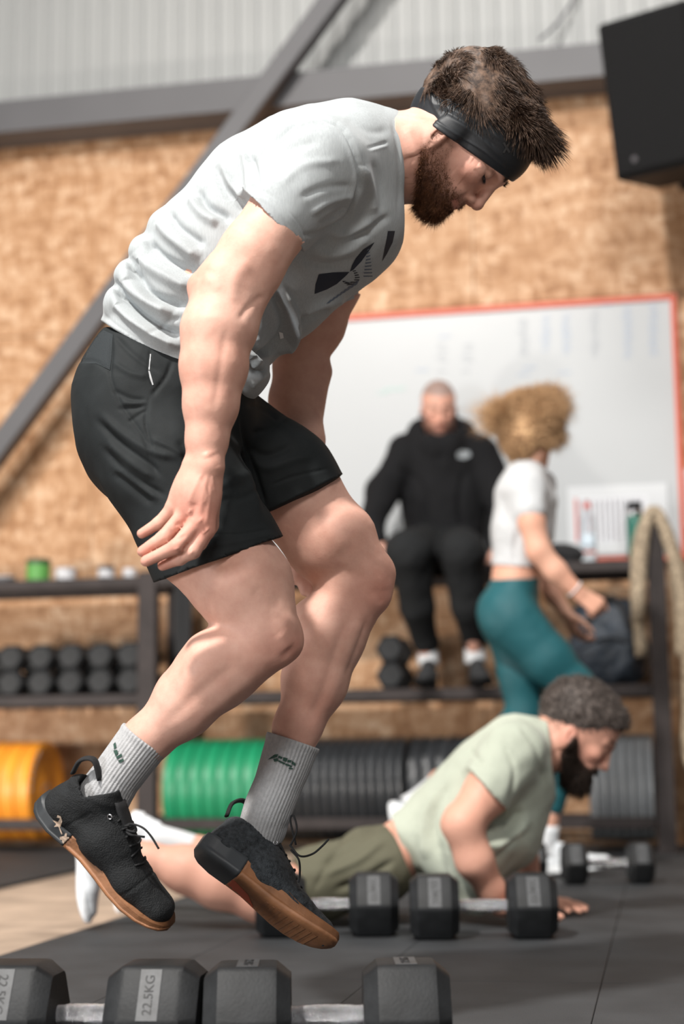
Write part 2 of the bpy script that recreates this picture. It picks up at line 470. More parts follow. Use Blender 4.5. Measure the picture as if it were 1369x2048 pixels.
# ================================================================== setting
M_metal = simple('dull_steel', (.5, .5, .52, 1), .3, 1.0)
def osb_mat():
    m, nt, b = new_mat('osb_board'); setin(b, Roughness=.62, Specular_IOR_Level=.3)
    def flakes(scale, rot, sc):
        v = coords(nt, sc, rot); vo = nt.nodes.new('ShaderNodeTexVoronoi'); vo.inputs['Scale'].default_value = scale
        vo.inputs['Randomness'].default_value = 1.0; nt.links.new(v, vo.inputs['Vector'])
        sp = nt.nodes.new('ShaderNodeSeparateColor'); nt.links.new(vo.outputs['Color'], sp.inputs[0]); return sp.outputs[0], sp.outputs[1]
    a, a2 = flakes(13, (0, .5, 0), (1, 1, 2.6)); c, c2 = flakes(17, (0, -.9, 0), (2.4, 1, 1)); n = noise(nt, coords(nt), 3.5, 3, .6)
    ad = nt.nodes.new('ShaderNodeMath'); ad.operation = 'ADD'; nt.links.new(a, ad.inputs[0]); nt.links.new(c, ad.inputs[1])
    ml = nt.nodes.new('ShaderNodeMath'); ml.operation = 'MULTIPLY_ADD'; ml.inputs[1].default_value = .33; nt.links.new(ad.outputs[0], ml.inputs[0])
    m2 = nt.nodes.new('ShaderNodeMath'); m2.operation = 'MULTIPLY'; m2.inputs[1].default_value = .34; nt.links.new(n, m2.inputs[0]); nt.links.new(m2.outputs[0], ml.inputs[2])
    nt.links.new(ramp(nt, ml.outputs[0], [(.18, (.27, .130, .058, 1)), (.42, (.41, .225, .115, 1)), (.60, (.50, .300, .172, 1)), (.85, (.66, .46, .31, 1))]), b.inputs['Base Color'])
    bump(nt, b, a2, .25, .002); return m
M_osb = osb_mat()
M_steel = simple('dark_painted_steel', (.034, .027, .026, 1), .6, var=.2, vscale=12, spec=.25)
M_grey_steel = simple('grey_painted_steel', (.092, .090, .095, 1), .55, var=.06, vscale=3)
M_clad = simple('pale_grey_cladding', (.33, .335, .33, 1), .5, var=.03, vscale=2)
M_rubber_floor = simple('black_rubber_floor', (.034, .036, .039, 1), .66, var=.30, vscale=5, bmp=.5, bscale=420, spec=.4)
M_conc = simple('worn_beige_boards', (.40, .30, .225, 1), .7, var=.25, vscale=6, bmp=.2, bscale=60)
M_white = simple('white_painted', (.72, .74, .76, 1), .35)
M_board = simple('whiteboard_enamel', (.44, .455, .465, 1), .35, var=.02, vscale=1.5, spec=.4)
M_red = simple('orange_red_frame', (.62, .10, .045, 1), .45)
M_paper = simple('white_paper', (.62, .635, .65, 1), .7)
M_ink = simple('grey_marker', (.40, .42, .45, 1), .6); M_ink2 = simple('blue_marker', (.40, .46, .56, 1), .6); M_ink3 = simple('teal_marker', (.42, .55, .52, 1), .6)
M_black_pl = simple('black_plastic', (.005, .005, .0055, 1), .6, spec=.2, bmp=.1, bscale=300)
M_grille = simple('black_grille', (.006, .006, .0065, 1), .7, spec=.2, bmp=.8, bscale=500)
M_chrome = simple('chrome_knurled', (.62, .62, .64, 1), .20, 1.0, bmp=.9, bscale=700)
M_rub = simple('black_rubber', (.014, .0148, .016, 1), .58, var=.35, vscale=22, bmp=.12, bscale=220, spec=.32)
M_label = simple('worn_grey_label', (.048, .050, .053, 1), .5, var=.3, vscale=60)
M_lab_txt = simple('black_raised_text', (.012, .012, .013, 1), .6)

floor = empty('floor', (0, 0, 0), kind='structure')
bm = bmesh.new(); bx(bm, (0, -4.0, -.045), (14, 15, .05)); o = wall_obj('subfloor', bm, M_conc); o.parent = floor
# rubber tiles, each its own piece; bare strip between the two mats
def tile(u0, u1, y0, y1, first=[None]):
    bm = bmesh.new(); g = .0006
    bx(bm, ((u0+u1)/2, (y0+y1)/2, -.0105), (u1-u0-2*g, y1-y0-2*g, .019+.0004*random.random()), None, .0012)
    o = wall_obj('rubber_tile', bm, M_rubber_floor); o.parent = floor
us = [.0+.435*i for i in range(10)]
for i in range(len(us)-1):
    for j in range(8): tile(us[i], us[i+1], -6.6+.825*j, -6.6+.825*(j+1))
ul = [-.74-.5*i for i in range(4)]
for i in range(3):
    for j in range(8): tile(ul[i+1], ul[i], -6.6+.825*j, -6.6+.825*(j+1))
# subfloor boards in the strip
for j in range(8):
    bm = bmesh.new(); bx(bm, (-.37, -6.6+.825*j+.4125, -.0165), (.735, .820, .007), None, .001)
    o = wall_obj('floor_board', bm, M_conc); o.parent = floor

vb0 = PW(300, 236, .22)[1]; vb1 = PW(300, 172, .22)[1]; vmid = (vb0+vb1)/2
wallb = bpy.data.objects.new('wall_back', None); C.objects.link(wallb); wallb['kind'] = 'structure'
wallb.matrix_world = Matrix.Translation(Vector(W0)) @ WM.to_4x4(); LOC['wall_back'] = np.zeros(3)
bm = bmesh.new(); bx(bm, (0, .12, 3.0), (12, .12, 6.0)); bm_obj('backing', bm, M_grey_steel, wallb)
for i in range(9):
    for j, (z0, z1) in enumerate([(0, 1.25), (1.25, 2.50), (2.50, vmid)]):
        x0 = -5.6+1.25*i+(.6 if j % 2 else 0); bm = bmesh.new()
        bx(bm, (x0+.625, .0105+.001*random.random(), (z0+z1)/2), (1.247, .018, z1-z0-.003), None, .001); bm_obj('osb_panel', bm, M_osb, wallb)
for i in range(11):        # profiled metal sheets above the beam
    x0 = -5.5+1.0*i; bm = bmesh.new(); prev = None
    xs_ = []
    for k in range(10):
        b0 = k*.1; xs_ += [(b0, 0), (b0+.055, 0), (b0+.065, -.012), (b0+.09, -.012)]
    xs_.append((1.0, 0)); vv = []
    for a, d in xs_: vv.append((bm.verts.new((x0+a, .02+d, vmid)), bm.verts.new((x0+a, .02+d, 6.0)), bm.verts.new((x0+a, .028+d, vmid)), bm.verts.new((x0+a, .028+d, 6.0))))
    for A, B in zip(vv, vv[1:]):
        bm.faces.new((A[0], B[0], B[1], A[1])); bm.faces.new((A[2], A[3], B[3], B[2]))
    bm_obj('cladding_sheet', bm, M_clad, wallb)
bm = bmesh.new(); zc = vmid; hh = (vb1-vb0)   # horizontal channel beam
bx(bm, (0, -.21, zc), (12, .012, hh)); bx(bm, (0, -.11, zc+hh/2-.006), (12, .20, .012)); bx(bm, (0, -.11, zc-hh/2+.006), (12, .20, .012))
wall_obj('trim_1', bm, M_grey_steel)['kind'] = 'structure'
ua, va = PW(0, 893, .30); ub, vb = PW(664, 0, .30)
d = np.array([ub-ua, vb-va]); d /= np.linalg.norm(d); A = (ua-d[0]*1.6, va-d[1]*1.6); B = (ub+d[0]*1.2, vb+d[1]*1.2)
bm = bmesh.new(); beam(bm, (A[0], -.29, A[1]), (B[0], -.29, B[1]), .10, .095, (0, 1, 0), .006)
wall_obj('trim_2', bm, M_grey_steel)['kind'] = 'structure'

# ---------------------------------------------------------------- whiteboard
ur, vt = PW(1347, 593, .03); ul_, _ = PW(470, 650, .03); _, vbt = PW(1350, 1115, .03)
wbo = wall_empty('whiteboard', (ur+ul_)/2, vbt, .0, 'large whiteboard in a thin orange-red frame on the chipboard wall', 'whiteboard')
WB_u = (ur+ul_)/2; wd2 = (ur-ul_)/2; hgt = vt-vbt
bm = bmesh.new(); bx(bm, (0, -.014, hgt/2), (2*wd2, .020, hgt)); bm_obj('panel', bm, M_board, wbo)
for nm, c, s_ in [('t', (0, -.020, hgt), (2*wd2+.03, .034, .024)), ('b', (0, -.020, 0), (2*wd2+.03, .034, .024)), ('l', (-wd2, -.020, hgt/2), (.024, .034, hgt)), ('r', (wd2, -.020, hgt/2), (.024, .034, hgt))]:
    bm = bmesh.new(); bx(bm, c, s_, None, .002); bm_obj('frame_rail', bm, M_red, wbo)
def wb_marks(mat, items):
    bm = bmesh.new()
    for px, py, w_, h_ in items:
        u, v = PW(px, py, .026); bx(bm, (u-WB_u, -.0255, v-vbt), (w_/430, .0014, h_/430))
    bm_obj('writing', bm, mat, wbo)['kind'] = 'stuff'
rr_ = random.Random(3); it = []; it2 = []
for cx, y0, y1, w_ in [(1048, 640, 712, 22), (1092, 632, 702, 18), (1132, 630, 706, 18), (1190, 622, 714, 18), (1256, 615, 714, 20), (1308, 610, 712, 22)]:
    y = y0
    while y < y1:
        (it if cx in (1048, 1190) else it2).append((cx+rr_.uniform(-3, 3), y, w_*rr_.uniform(.5, 1), 3.0)); y += 7.5
for cx in (885, 935):
    for y in (690, 700, 712, 722, 742): it.append((cx+rr_.uniform(-4, 4), y, 26*rr_.uniform(.6, 1), 2.6))
for cx, cy in ((845, 740), (890, 672), (1060, 735), (1048, 748), (1130, 745), (1215, 610)): it2.append((cx, cy, 26, 3))
wb_marks(M_ink, it); wb_marks(M_ink2, it2); wb_marks(M_ink3, [(790, 778, 44, 5), (765, 785, 20, 4)])
# printed sheets
def sheet(name, pxs, w, mat, label, lines=None, parent=None):
    (x0, y0, x1, y1) = pxs; u0, v0 = PW(x0, y1, w); u1, v1 = PW(x1, y0, w)
    o = wall_empty(name, (u0+u1)/2, v0, w, label, 'poster')
    bm = bmesh.new(); bx(bm, (0, 0, (v1-v0)/2), (u1-u0, .002, v1-v0)); bm_obj('paper', bm, mat, o)
    if lines:
        for m_, rects in lines:
            bm = bmesh.new()
            for a, b_, c, d_ in rects:
                bx(bm, (((a+c)/2-.5)*(u1-u0), -.0018, (1-(b_+d_)/2)*(v1-v0)), ((c-a)*(u1-u0), .001, (d_-b_)*(v1-v0)))
            bm_obj('print', bm, m_, o)
    return o
M_pr = simple('red_print', (.60, .12, .10, 1), .6); M_pg = simple('pale_grey_print', (.62, .60, .63, 1), .7); M_pl = simple('light_print', (.72, .73, .76, 1), .7)
sheet('poster', (1140, 966, 1335, 1112), .034, M_paper, 'white landscape chart sheet with a red bar and grey columns, low right on the whiteboard',
      [(M_pr, [(.07, .17, .095, .80)]), (M_pl, [(.10, .17, .80, .82)]), (M_pg, [(.10+.052*k, .20, .125+.052*k, .80) for k in range(13)]), (M_pr, [(.16, .20, .22, .25)])])
sheet('notice_sheet', (1362, 935, 1415, 1058), .006, M_paper, 'white sheet pinned to the chipboard right of the whiteboard', [(M_pg, [(.1, .2+.12*k, .8, .24+.12*k) for k in range(5)])])

# ---------------------------------------------------------------- storage rack
RW0, RW1 = .13, .49       # rear and front rail, distance from the wall
rack = wall_empty('storage_rack', 0, 0, 0, 'long dark steel storage rack with three levels along the chipboard wall', 'rack')
uL = PW(297, 1300, RW1)[0]; uR = PW(1318, 1250, RW1)[0]; uLL = uL-2.45
ZS = [PW(500, 1636, RW1)[1], PW(150, 1390, RW1)[1], PW(150, 1158, RW1)[1]]
def rk(name, c, s_, mat=M_steel, bev=.003):
    bm = bmesh.new(); bx(bm, (c[0], -c[1], c[2]), (s_[0], s_[1], s_[2]), None, bev); return bm_obj(name, bm, mat, rack)
for u in (uLL, uL, uR):
    top = ZS[2]+.02 if u < uR else PW(1310, 1045, RW1)[1]
    rk('post', (u, RW1, top/2), (.085 if u != uR else .075, .06, top)); rk('post', (u, RW0-.03, (ZS[2]+.02)/2), (.06, .05, ZS[2]+.02))
    rk('foot_plate', (u, (RW0+RW1)/2, .004), (.10, .52, .008)); 
    for z in ZS: rk('cross_bar', (u, (RW0+RW1)/2, z-.02), (.04, RW1-RW0-.02, .035))
for a, b_ in ((uLL, uL), (uL, uR)):
    for k, z in enumerate(ZS):
        rk('shelf_rail', ((a+b_)/2, RW1, z-.024), (b_-a-.085, .045, .048)); rk('shelf_rail', ((a+b_)/2, RW0, z-.024), (b_-a-.06, .045, .048))
        if k:
            for q in range(6):
                rk('shelf_slat', ((a+b_)/2, RW0+.03+(RW1-RW0)*(q+.35)/6.4, z-.006), (b_-a-.08, .046, .010))
# ---------------------------------------------------------------- bumper plates
def plate_mesh(col, t, R, name, ridge):
    bm = bmesh.new(); h = t/2-.0008
    lathe(bm, [(.026, -h*.8), (.060, -h*.85), (.066, -h*.70), (R*.72, -h*.62), (R*.80, -h), (R-.006, -h), (R, -h+.005), (R-ridge, -.004), (R-ridge, .004), (R, h-.005), (R-.006, h), (R*.80, h), (R*.72, h*.62), (.066, h*.70), (.060, h*.85), (.026, h*.8)], 40, 'X', cap=False)
    n = 40; vs = list(bm.verts)
    for i in range(n): bm.faces.new((vs[i], vs[(i+1) % n], vs[15*n+(i+1) % n], vs[15*n+i]))
    bmesh.ops.recalc_face_normals(bm, faces=bm.faces[:])
    me = bpy.data.meshes.new(name); bm.to_mesh(me); bm.free(); me.materials.append(col)
    me.polygons.foreach_set('use_smooth', [True]*len(me.polygons)); me.set_sharp_from_angle(angle=.7)
    bm = bmesh.new(); lathe(bm, [(.0255, -h*.82), (.034, -h*.88), (.034, h*.88), (.0255, h*.82)], 24, 'X', cap=False); m2 = bpy.data.meshes.new('hub_ring'); bm.to_mesh(m2); bm.free(); m2.materials.append(M_metal)
    return me, m2
ORD = ['first', 'second', 'third', 'fourth', 'fifth', 'sixth', 'seventh', 'eighth', 'ninth', 'tenth', 'eleventh', 'twelfth', 'thirteenth', 'fourteenth', 'fifteenth']
M_orange = simple('orange_rubber', (.80, .29, .025, 1), .45, var=.08, vscale=6); M_green = simple('green_rubber', (.010, .23, .10, 1), .42, var=.08, vscale=6)
M_blackp = simple('black_bumper_rubber', (.028, .030, .033, 1), .33, var=.2, vscale=8, spec=.6); M_greyp = simple('grey_rubber', (.20, .21, .22, 1), .42, var=.08, vscale=6)
WMID = (RW0+RW1)/2; RP_ = .224; ZP = ZS[0]-.048+.165
def plate_run(x0, x1, n, mat, colour, where, ridge=.004, R=RP_, mark=False):
    u0 = PW(x0, 1540, WMID+.2)[0]; u1 = PW(x1, 1540, WMID+.2)[0]; t = (u1-u0)/n; me, m2 = plate_mesh(mat, t, R, 'bumper_plate', ridge)
    for i in range(n):
        o = wall_empty('bumper_plate', u0+t*(i+.5), ZP-(RP_-R), WMID, f'{colour} bumper plate, {ORD[i]} from the left {where}', 'weight plate', f'{colour} bumper plates {where}')
        a = bpy.data.objects.new('disc', me); C.objects.link(a); a.parent = o; a.rotation_euler = (random.uniform(0, 6), 0, 0)
        b_ = bpy.data.objects.new('hub_ring', m2); C.objects.link(b_); b_.parent = o
        if mark and i == n-1:
            bm = bmesh.new()
            for q in range(7):
                an = .55+q*.16; bx(bm, (t/2-.0002, -math.sin(an)*R*.9*.98, math.cos(an)*R*.9), (.0008, .012, .022), Matrix.Rotation(an, 3, 'X'))
                if q % 2: bx(bm, (t/2-.0002, math.sin(an)*R*.9*.98, -math.cos(an)*R*.9), (.0008, .012, .022), Matrix.Rotation(an, 3, 'X'))
            bm_obj('lettering', bm, M_white, o)['kind'] = 'stuff'
plate_run(-150, 62, 7, M_orange, 'orange', 'in the orange stack on the lowest shelf', mark=True)
plate_run(326, 541, 8, M_green, 'green', 'in the green stack on the lowest shelf', .0025)
plate_run(549, 806, 14, M_blackp, 'thin ribbed black', 'beside the green plates, lowest shelf', .007)
plate_run(814, 1040, 8, M_blackp, 'thick glossy black', 'behind the press-up man, lowest shelf', .006)
plate_run(1178, 1308, 7, M_greyp, 'pale grey', 'by the right rack post, lowest shelf', .006)

# ---------------------------------------------------------------- dumbbells
def text_mesh(txt, size, depth_):
    cu = bpy.data.curves.new('t', 'FONT'); cu.body = txt; cu.size = size; cu.extrude = depth_; cu.align_x = 'CENTER'; cu.align_y = 'CENTER'; cu.resolution_u = 3
    o = bpy.data.objects.new('t', cu); C.objects.link(o); dg = bpy.context.evaluated_depsgraph_get(); me = bpy.data.meshes.new_from_object(o.evaluated_get(dg))
    bpy.data.objects.remove(o); bpy.data.curves.remove(cu); return me
TXT = text_mesh('22.5KG', .024, .0007); TXT.materials.clear(); TXT.materials.append(M_lab_txt)
def head_mesh(Rf, L):
    R = Rf/math.cos(math.pi/6); bm = bmesh.new(); rings = []
    pr = [(R*.74, -L/2), (R*.78, -L/2), (R*.985, -L/2+L*.16), (R, -L/2+L*.22), (R, L/2-L*.22), (R*.985, L/2-L*.16), (R*.78, L/2), (R*.74, L/2)]
    lathe(bm, pr, 6, 'X')
    ed = [e for e in bm.edges if abs(e.verts[0].co.x-e.verts[1].co.x) > L*.2]
    ed2 = [e for e in bm.edges if e.calc_length() > 0 and abs(e.verts[0].co.x-e.verts[1].co.x) > 1e-5]
    bmesh.ops.bevel(bm, geom=ed2, offset=R*.09, segments=3, affect='EDGES', profile=.5)
    bmesh.ops.recalc_face_normals(bm, faces=bm.faces[:])
    me = bpy.data.meshes.new('head'); bm.to_mesh(me); bm.free(); me.materials.append(M_rub)
    me.polygons.foreach_set('use_smooth', [True]*len(me.polygons)); me.set_sharp_from_angle(angle=.5); return me
def handle_mesh(L):
    bm = bmesh.new(); n = 28; pr = []
    for i in range(n+1):
        t = i/n*2-1; r = .0122+.0030*(1-t*t)**1.0
        if abs(t) > .90: r = .0150
        r += (-.0006 if i % 4 == 0 else 0); pr.append((r, t*L/2))
    lathe(bm, pr, 28, 'X'); me = bpy.data.meshes.new('handle'); bm.to_mesh(me); bm.free(); me.materials.append(M_chrome)
    me.polygons.foreach_set('use_smooth', [True]*len(me.polygons)); return me
def dumbbell(px, py, Rf, L, hl, yaw, label, group=None, face='slant', labels=True, roll=0):
    p = PF(px, py, Rf); o = empty('dumbbell', (p[0], p[1], .0), label, 'dumbbell', group); o.rotation_euler = (0, 0, yaw)
    H = head_mesh(Rf, hl); hm = handle_mesh(L-2*hl+.012)
    h = bpy.data.objects.new('handle', hm); C.objects.link(h); h.parent = o; h.location = (0, 0, Rf)
    for q in (-1, 1):
        a = bpy.data.objects.new('head', H); C.objects.link(a); a.parent = o; a.location = (q*(L-hl)/2, 0, Rf)
        if labels:
            up = face == 'top'; nrm = Vector((0, 0, 1)) if up else Vector((0, -math.cos(math.radians(30)), .5))
            slope = Vector((0, 1, 0)) if up else Vector((0, .5, math.cos(math.radians(30))))
            xd = slope if q > 0 else -slope; R3 = Matrix((xd, nrm.cross(xd), nrm)).transposed()
            bm = bmesh.new(); bx(bm, (0, 0, 0), (Rf*1.02, .030, .0012), None, .0004)
            pl = bm_obj('number_plate', bm, M_label, a); pl.matrix_local = Matrix.Translation(nrm*(Rf+.0002)) @ R3.to_4x4()
            t = bpy.data.objects.new('number_text', TXT); C.objects.link(t); t.parent = a; s_ = Rf*1.0/.094
            t.matrix_local = Matrix.Translation(nrm*(Rf+.0009)) @ R3.to_4x4() @ Matrix.Scale(s_, 4)
    return o
dumbbell(172, 2029, .0715, .335, .128, -.10, 'black hexagonal dumbbell at the bottom left, a plate reading 22.5KG facing the camera')
dumbbell(655, 2031, .0715, .335, .118, .02, 'black hexagonal dumbbell in the foreground under the far shoe, number plates on top', face='top')
dumbbell(655, 1808, .072, .335, .116, .0, 'black hexagonal dumbbell whose left head hides behind the airborne shoe')
dumbbell(966, 1811, .072, .337, .112, -.02, 'black hexagonal dumbbell standing in front of the press-up man, chrome handle shining')
dumbbell(1215, 1726, .064, .290, .080, -.02, 'small black hexagonal dumbbell at the right, beyond the press-up man')
dumbbell(1010, 1722, .064, .270, .072, -.02, 'small black hexagonal dumbbell half hidden behind the arm of the press-up man')
# dumbbells stored end-on on the middle shelf
HS = head_mesh(.0575, .085); HH = handle_mesh(.16)
def stored(px, row, label, R=.0575):
    u = PW(px, 1345, RW1)[0]; z = ZS[1]+(.0 if row == 0 else 2*R)+.0005
    o = wall_empty('stored_dumbbell', u, z, WMID+.02, label, 'dumbbell', 'black dumbbells stacked end-on on the middle shelf')
    k = R/.0575
    h = bpy.data.objects.new('handle', HH); C.objects.link(h); h.parent = o; h.location = (0, 0, R); h.rotation_euler = (0, 0, math.pi/2)
    for q in (-1, 1):
        a = bpy.data.objects.new('head', HS); C.objects.link(a); a.parent = o; a.location = (0, q*.115, R); a.rotation_euler = (0, 0, math.pi/2); a.scale = (1, k, k)
nm = ['first', 'second', 'third', 'fourth', 'fifth', 'sixth']
for i, px in enumerate((-42, 18, 78, 138, 198, 257)):
    for row in (0, 1): stored(px, row, f'{"upper" if row else "lower"} black dumbbell of the {nm[5-i]} column left of the rack post, middle shelf')
stored(780, 0, 'lower dumbbell of the pair on the middle shelf left of the seated man'); stored(780, 1, 'upper dumbbell of the pair on the middle shelf left of the seated man')
stored(1018, 0, 'single dumbbell on the middle shelf behind the running woman')

# ---------------------------------------------------------------- things on the top shelf
M_gtin = simple('green_tin', (.09, .28, .06, 1), .4); M_lid = simple('dark_lid', (.03, .06, .03, 1), .5); M_wtin = simple('white_tub', (.50, .50, .52, 1), .5, var=.3, vscale=40)
M_dtin = simple('dark_tub', (.05, .05, .055, 1), .5); M_flask = simple('dark_green_flask', (.010, .12, .085, 1), .35)
def tub(name, px, r, h, mat, lid, label, cat='tin', lidh=.02, lab=None):
    u = PW(px, 1150, RW1-.06)[0]; o = wall_empty(name, u, ZS[2]+.0, RW1-.07, label, cat)
    bm = bmesh.new(); lathe(bm, [(r*.95, .001), (r, .004), (r, h-lidh), (r*.97, h-lidh+.002)], 28); bm_obj('body', bm, mat, o, smooth=True, angle=.6)
    bm = bmesh.new(); lathe(bm, [(r*1.03, h-lidh+.002), (r*1.04, h-.003), (r*.98, h), (r*.5, h+.001)], 28); bm_obj('lid', bm, lid, o, smooth=True, angle=.6)
    if lab: bm = bmesh.new(); lathe(bm, [(r*1.005, h*.15), (r*1.005, h*.68)], 28, cap=False); bm_obj('paper_label', bm, lab, o, smooth=True)
    return o
tub('tin', 75, .054, .104, M_gtin, M_lid, 'round green tin with a dark lid on the top shelf, left', lidh=.026)
tub('tub', 130, .046, .058, M_wtin, M_wtin, 'low pale tub beside the green tin', 'tub')
tub('tub', 211, .038, .062, M_dtin, M_dtin, 'small dark tub with a white label on the top shelf', 'tub', lab=M_wtin)
tub('tub', 258, .030, .046, M_wtin, M_wtin, 'small pale tub nearest the left rack post', 'tub')
tub('tub', 8, .050, .030, M_dtin, M_wtin, 'flat dark tub with a pale lid at the left edge of the top shelf', 'tub', lidh=.008)
u = PW(1178, 1100, RW1-.08)[0]; o = wall_empty('water_bottle', u, ZS[2], RW1-.09, 'clear plastic water bottle with a red cap on the top shelf', 'bottle')
m_, nt, b = new_mat('clear_plastic'); setin(b, Roughness=.04, Transmission_Weight=1.0, IOR=1.33); b.inputs['Base Color'].default_value = (.93, .97, 1, 1); M_clear = m_
bm = bmesh.new(); lathe(bm, [(.030, .001), (.034, .006), (.034, .05), (.031, .06), (.034, .07), (.034, .11), (.031, .12), (.034, .13), (.034, .165), (.026, .20), (.014, .225), (.013, .245)], 28); bm_obj('body', bm, M_clear, o, smooth=True)
bm = bmesh.new(); lathe(bm, [(.0165, .240), (.0165, .258), (.014, .260)], 20); bm_obj('cap', bm, M_pr, o, smooth=True, angle=.6)
bm = bmesh.new(); lathe(bm, [(.0345, .075), (.0345, .125)], 28, cap=False); bm_obj('paper_label', bm, simple('pale_blue_label', (.62, .72, .80, 1), .5), o, smooth=True)
u = PW(1273, 1100, RW1-.08)[0]; o = wall_empty('drinks_flask', u, ZS[2], RW1-.09, 'dark green insulated flask with a steel and black top on the shelf', 'flask')
bm = bmesh.new(); lathe(bm, [(.032, .001), (.036, .006), (.036, .17), (.032, .195), (.028, .200)], 28); bm_obj('body', bm, M_flask, o, smooth=True)
bm = bmesh.new(); lathe(bm, [(.028, .200), (.030, .204), (.030, .222), (.028, .224)], 28); bm_obj('collar', bm, M_metal, o, smooth=True, angle=.6)
bm = bmesh.new(); lathe(bm, [(.030, .224), (.031, .228), (.031, .252), (.028, .257), (.015, .258)], 28); bm_obj('cap', bm, M_black_pl, o, smooth=True, angle=.6)
# black woolly hat / bundle
s = Sdf(); u = PW(1130, 1100, RW1-.08)[0]; c = WP(u, ZS[2], RW1-.09); root = empty('beanie', c, 'crumpled black cap lying on the top shelf beside the water bottle', 'hat')
s.ell(c+[0, 0, .045], [.062, .055, .046]); s.ell(c+WE*.04+[0, 0, .035], [.05, .04, .030], k=.02); s.ell(c-WE*.03+[0, 0, .06], [.035, .035, .030], k=.02); s.cut(c+[0, 0, .001], [0, 0, -1], .004)
V, F = sculpt(s, .007); N = vnormals(V, F); V = V+N*(.010*(vnoise(V, 40, 5)-.5))[:, None]; V[:, 2] = np.maximum(V[:, 2], c[2]); M_cloth_bk = simple('black_cotton', (.012, .012, .013, 1), .85, bmp=.3, bscale=300)
mesh_obj('crown', V, fixtri(F), M_cloth_bk, root)
V, F = tube([c-WE*.055+WN*.02+[0, 0, .010], c+WN*.062+[0, 0, .008], c+WE*.05+WN*.02+[0, 0, .010]], .009, 8, 14); mesh_obj('brim', V, F, M_cloth_bk, root)
# hanging black strap right of the left post
u = PW(368, 1200, RW1+.03)[0]; c = WP(u, ZS[2]-.03, RW1+.04); root = empty('hanging_strap', c+np.array([0, 0, -.36]), 'wide black strap hanging from the top shelf beside the left rack post', 'strap')
for q in (-1, 1):
    V, F = tube([c+WE*q*.018+[0, 0, .035], c+WE*q*.020+[0, 0, -.15], c+WE*q*.016+[0, 0, -.34]], .021, 12, 16, flat=None); V = V-np.outer(((V-c) @ WN)*.5, WN)
    mesh_obj('strap_loop', V, F, M_cloth_bk, root)
# navy bag
u = PW(1222, 1370, RW1-.10)[0]; c = WP(u, ZS[1]+.004, WMID+.03); root = empty('sports_bag', c, 'dark navy sports bag slumped on the middle shelf behind the running woman', 'bag')
s = Sdf(); Rw = np.stack([WE, -WN, [0, 0, 1]], 1)
s.ell(c+[0, 0, .16], [.155, .13, .165], Rw); s.ell(c-WE*.05+[0, 0, .12], [.12, .13, .13], Rw, k=.05); s.ell(c+WE*.07+[0, 0, .11], [.10, .13, .12], Rw, k=.05); s.ell(c-WE*.10+[0, 0, .27], [.06, .08, .08], Rw, k=.05)
s.ell(c+WE*.04+[0, 0, .31], [.09, .08, .06], Rw, k=.05); s.cut(c+[0, 0, .004], [0, 0, -1], .01)
V, F = sculpt(s, .010, sub=True); N = vnormals(V, F); V = V+N*(.028*(vnoise(V, 16, 6)-.5)+.01*(vnoise(V, 42, 7)-.5))[:, None]; V[:, 2] = np.maximum(V[:, 2], c[2])
M_bag = simple('navy_nylon', (.022, .030, .042, 1), .6, var=.3, vscale=18, bmp=.2, bscale=200); mesh_obj('body', V, fixtri(F), M_bag, root)
for q in (-1, 1):
    V, F = tube([c+WE*q*.09+WN*.10+[0, 0, .20], c+WE*q*.07+WN*.12+[0, 0, .30], c+WE*q*.02+WN*.09+[0, 0, .37], c-WE*q*.03+WN*.05+[0, 0, .33]], .010, 8, 22); mesh_obj('strap', V, F, M_cloth_bk, root)
V, F = tube([c-WE*.12+WN*.12+[0, 0, .15], c+WN*.15+[0, 0, .19], c+WE*.12+WN*.12+[0, 0, .15]], .005, 8, 22); mesh_obj('zip', V, F, M_black_pl, root)
# beige straps over the right post
M_web = simple('beige_woven_webbing', (.34, .27, .19, 1), .9, var=.55, vscale=55, bmp=.8, bscale=160)
cpt = WP(uR, 0, RW1); zt_ = PW(1310, 1032, RW1)[1]
root = empty('woven_strap', cpt*np.array([1, 1, 0])+np.array([0, 0, .85]), 'beige woven straps looped over the top of the right rack post', 'strap')
def web(pts, r, name='strap_loop'):
    V, F = tube([WP(uR+a, z, w) for a, z, w in pts], r, 14, 40); mesh_obj(name, V, F, M_web, root)
web([(-.075, .80, RW1+.02), (-.085, 1.05, RW1+.02), (-.070, zt_-.12, RW1+.01), (-.02, zt_-.005, RW1), (.02, zt_-.005, RW1), (.066, zt_-.12, RW1+.01), (.080, 1.12, RW1+.02), (.092, .95, RW1+.02), (.085, .80, RW1+.02)], .026)
web([(-.085, .95, RW1+.05), (-.065, 1.15, RW1+.055), (-.045, zt_-.08, RW1+.05), (0, zt_+.02, RW1+.01), (.05, zt_-.09, RW1+.04), (.10, 1.05, RW1+.05), (.115, .70, RW1+.04), (.10, .42, RW1+.03), (.13, .30, RW1+.02)], .028)
web([(.0, zt_+.035, RW1-.02), (.075, zt_-.14, RW1-.03), (.13, 1.0, RW1-.03), (.15, .62, RW1-.02), (.125, .35, RW1-.01)], .026)
# white towel at the right edge
u, v = PW(1366, 1235, RW1-.05); root = wall_empty('folded_towel', u+.02, v-.09, RW1-.05, 'white towel hanging by the right edge beyond the rack post', 'towel')
V, F = tube([(0, 0, .01), (-.008, 0, .07), (0, 0, .13), (.02, 0, .17)], [.030, .040, .036, .018], 16, 20); mesh_obj('cloth', V, F, M_paper, root, world=False)
bm = bmesh.new(); bx(bm, (.02, (RW1-.05)/2-.02, .175), (.016, RW1-.05+.02, .016)); bm_obj('hook', bm, M_steel, root)

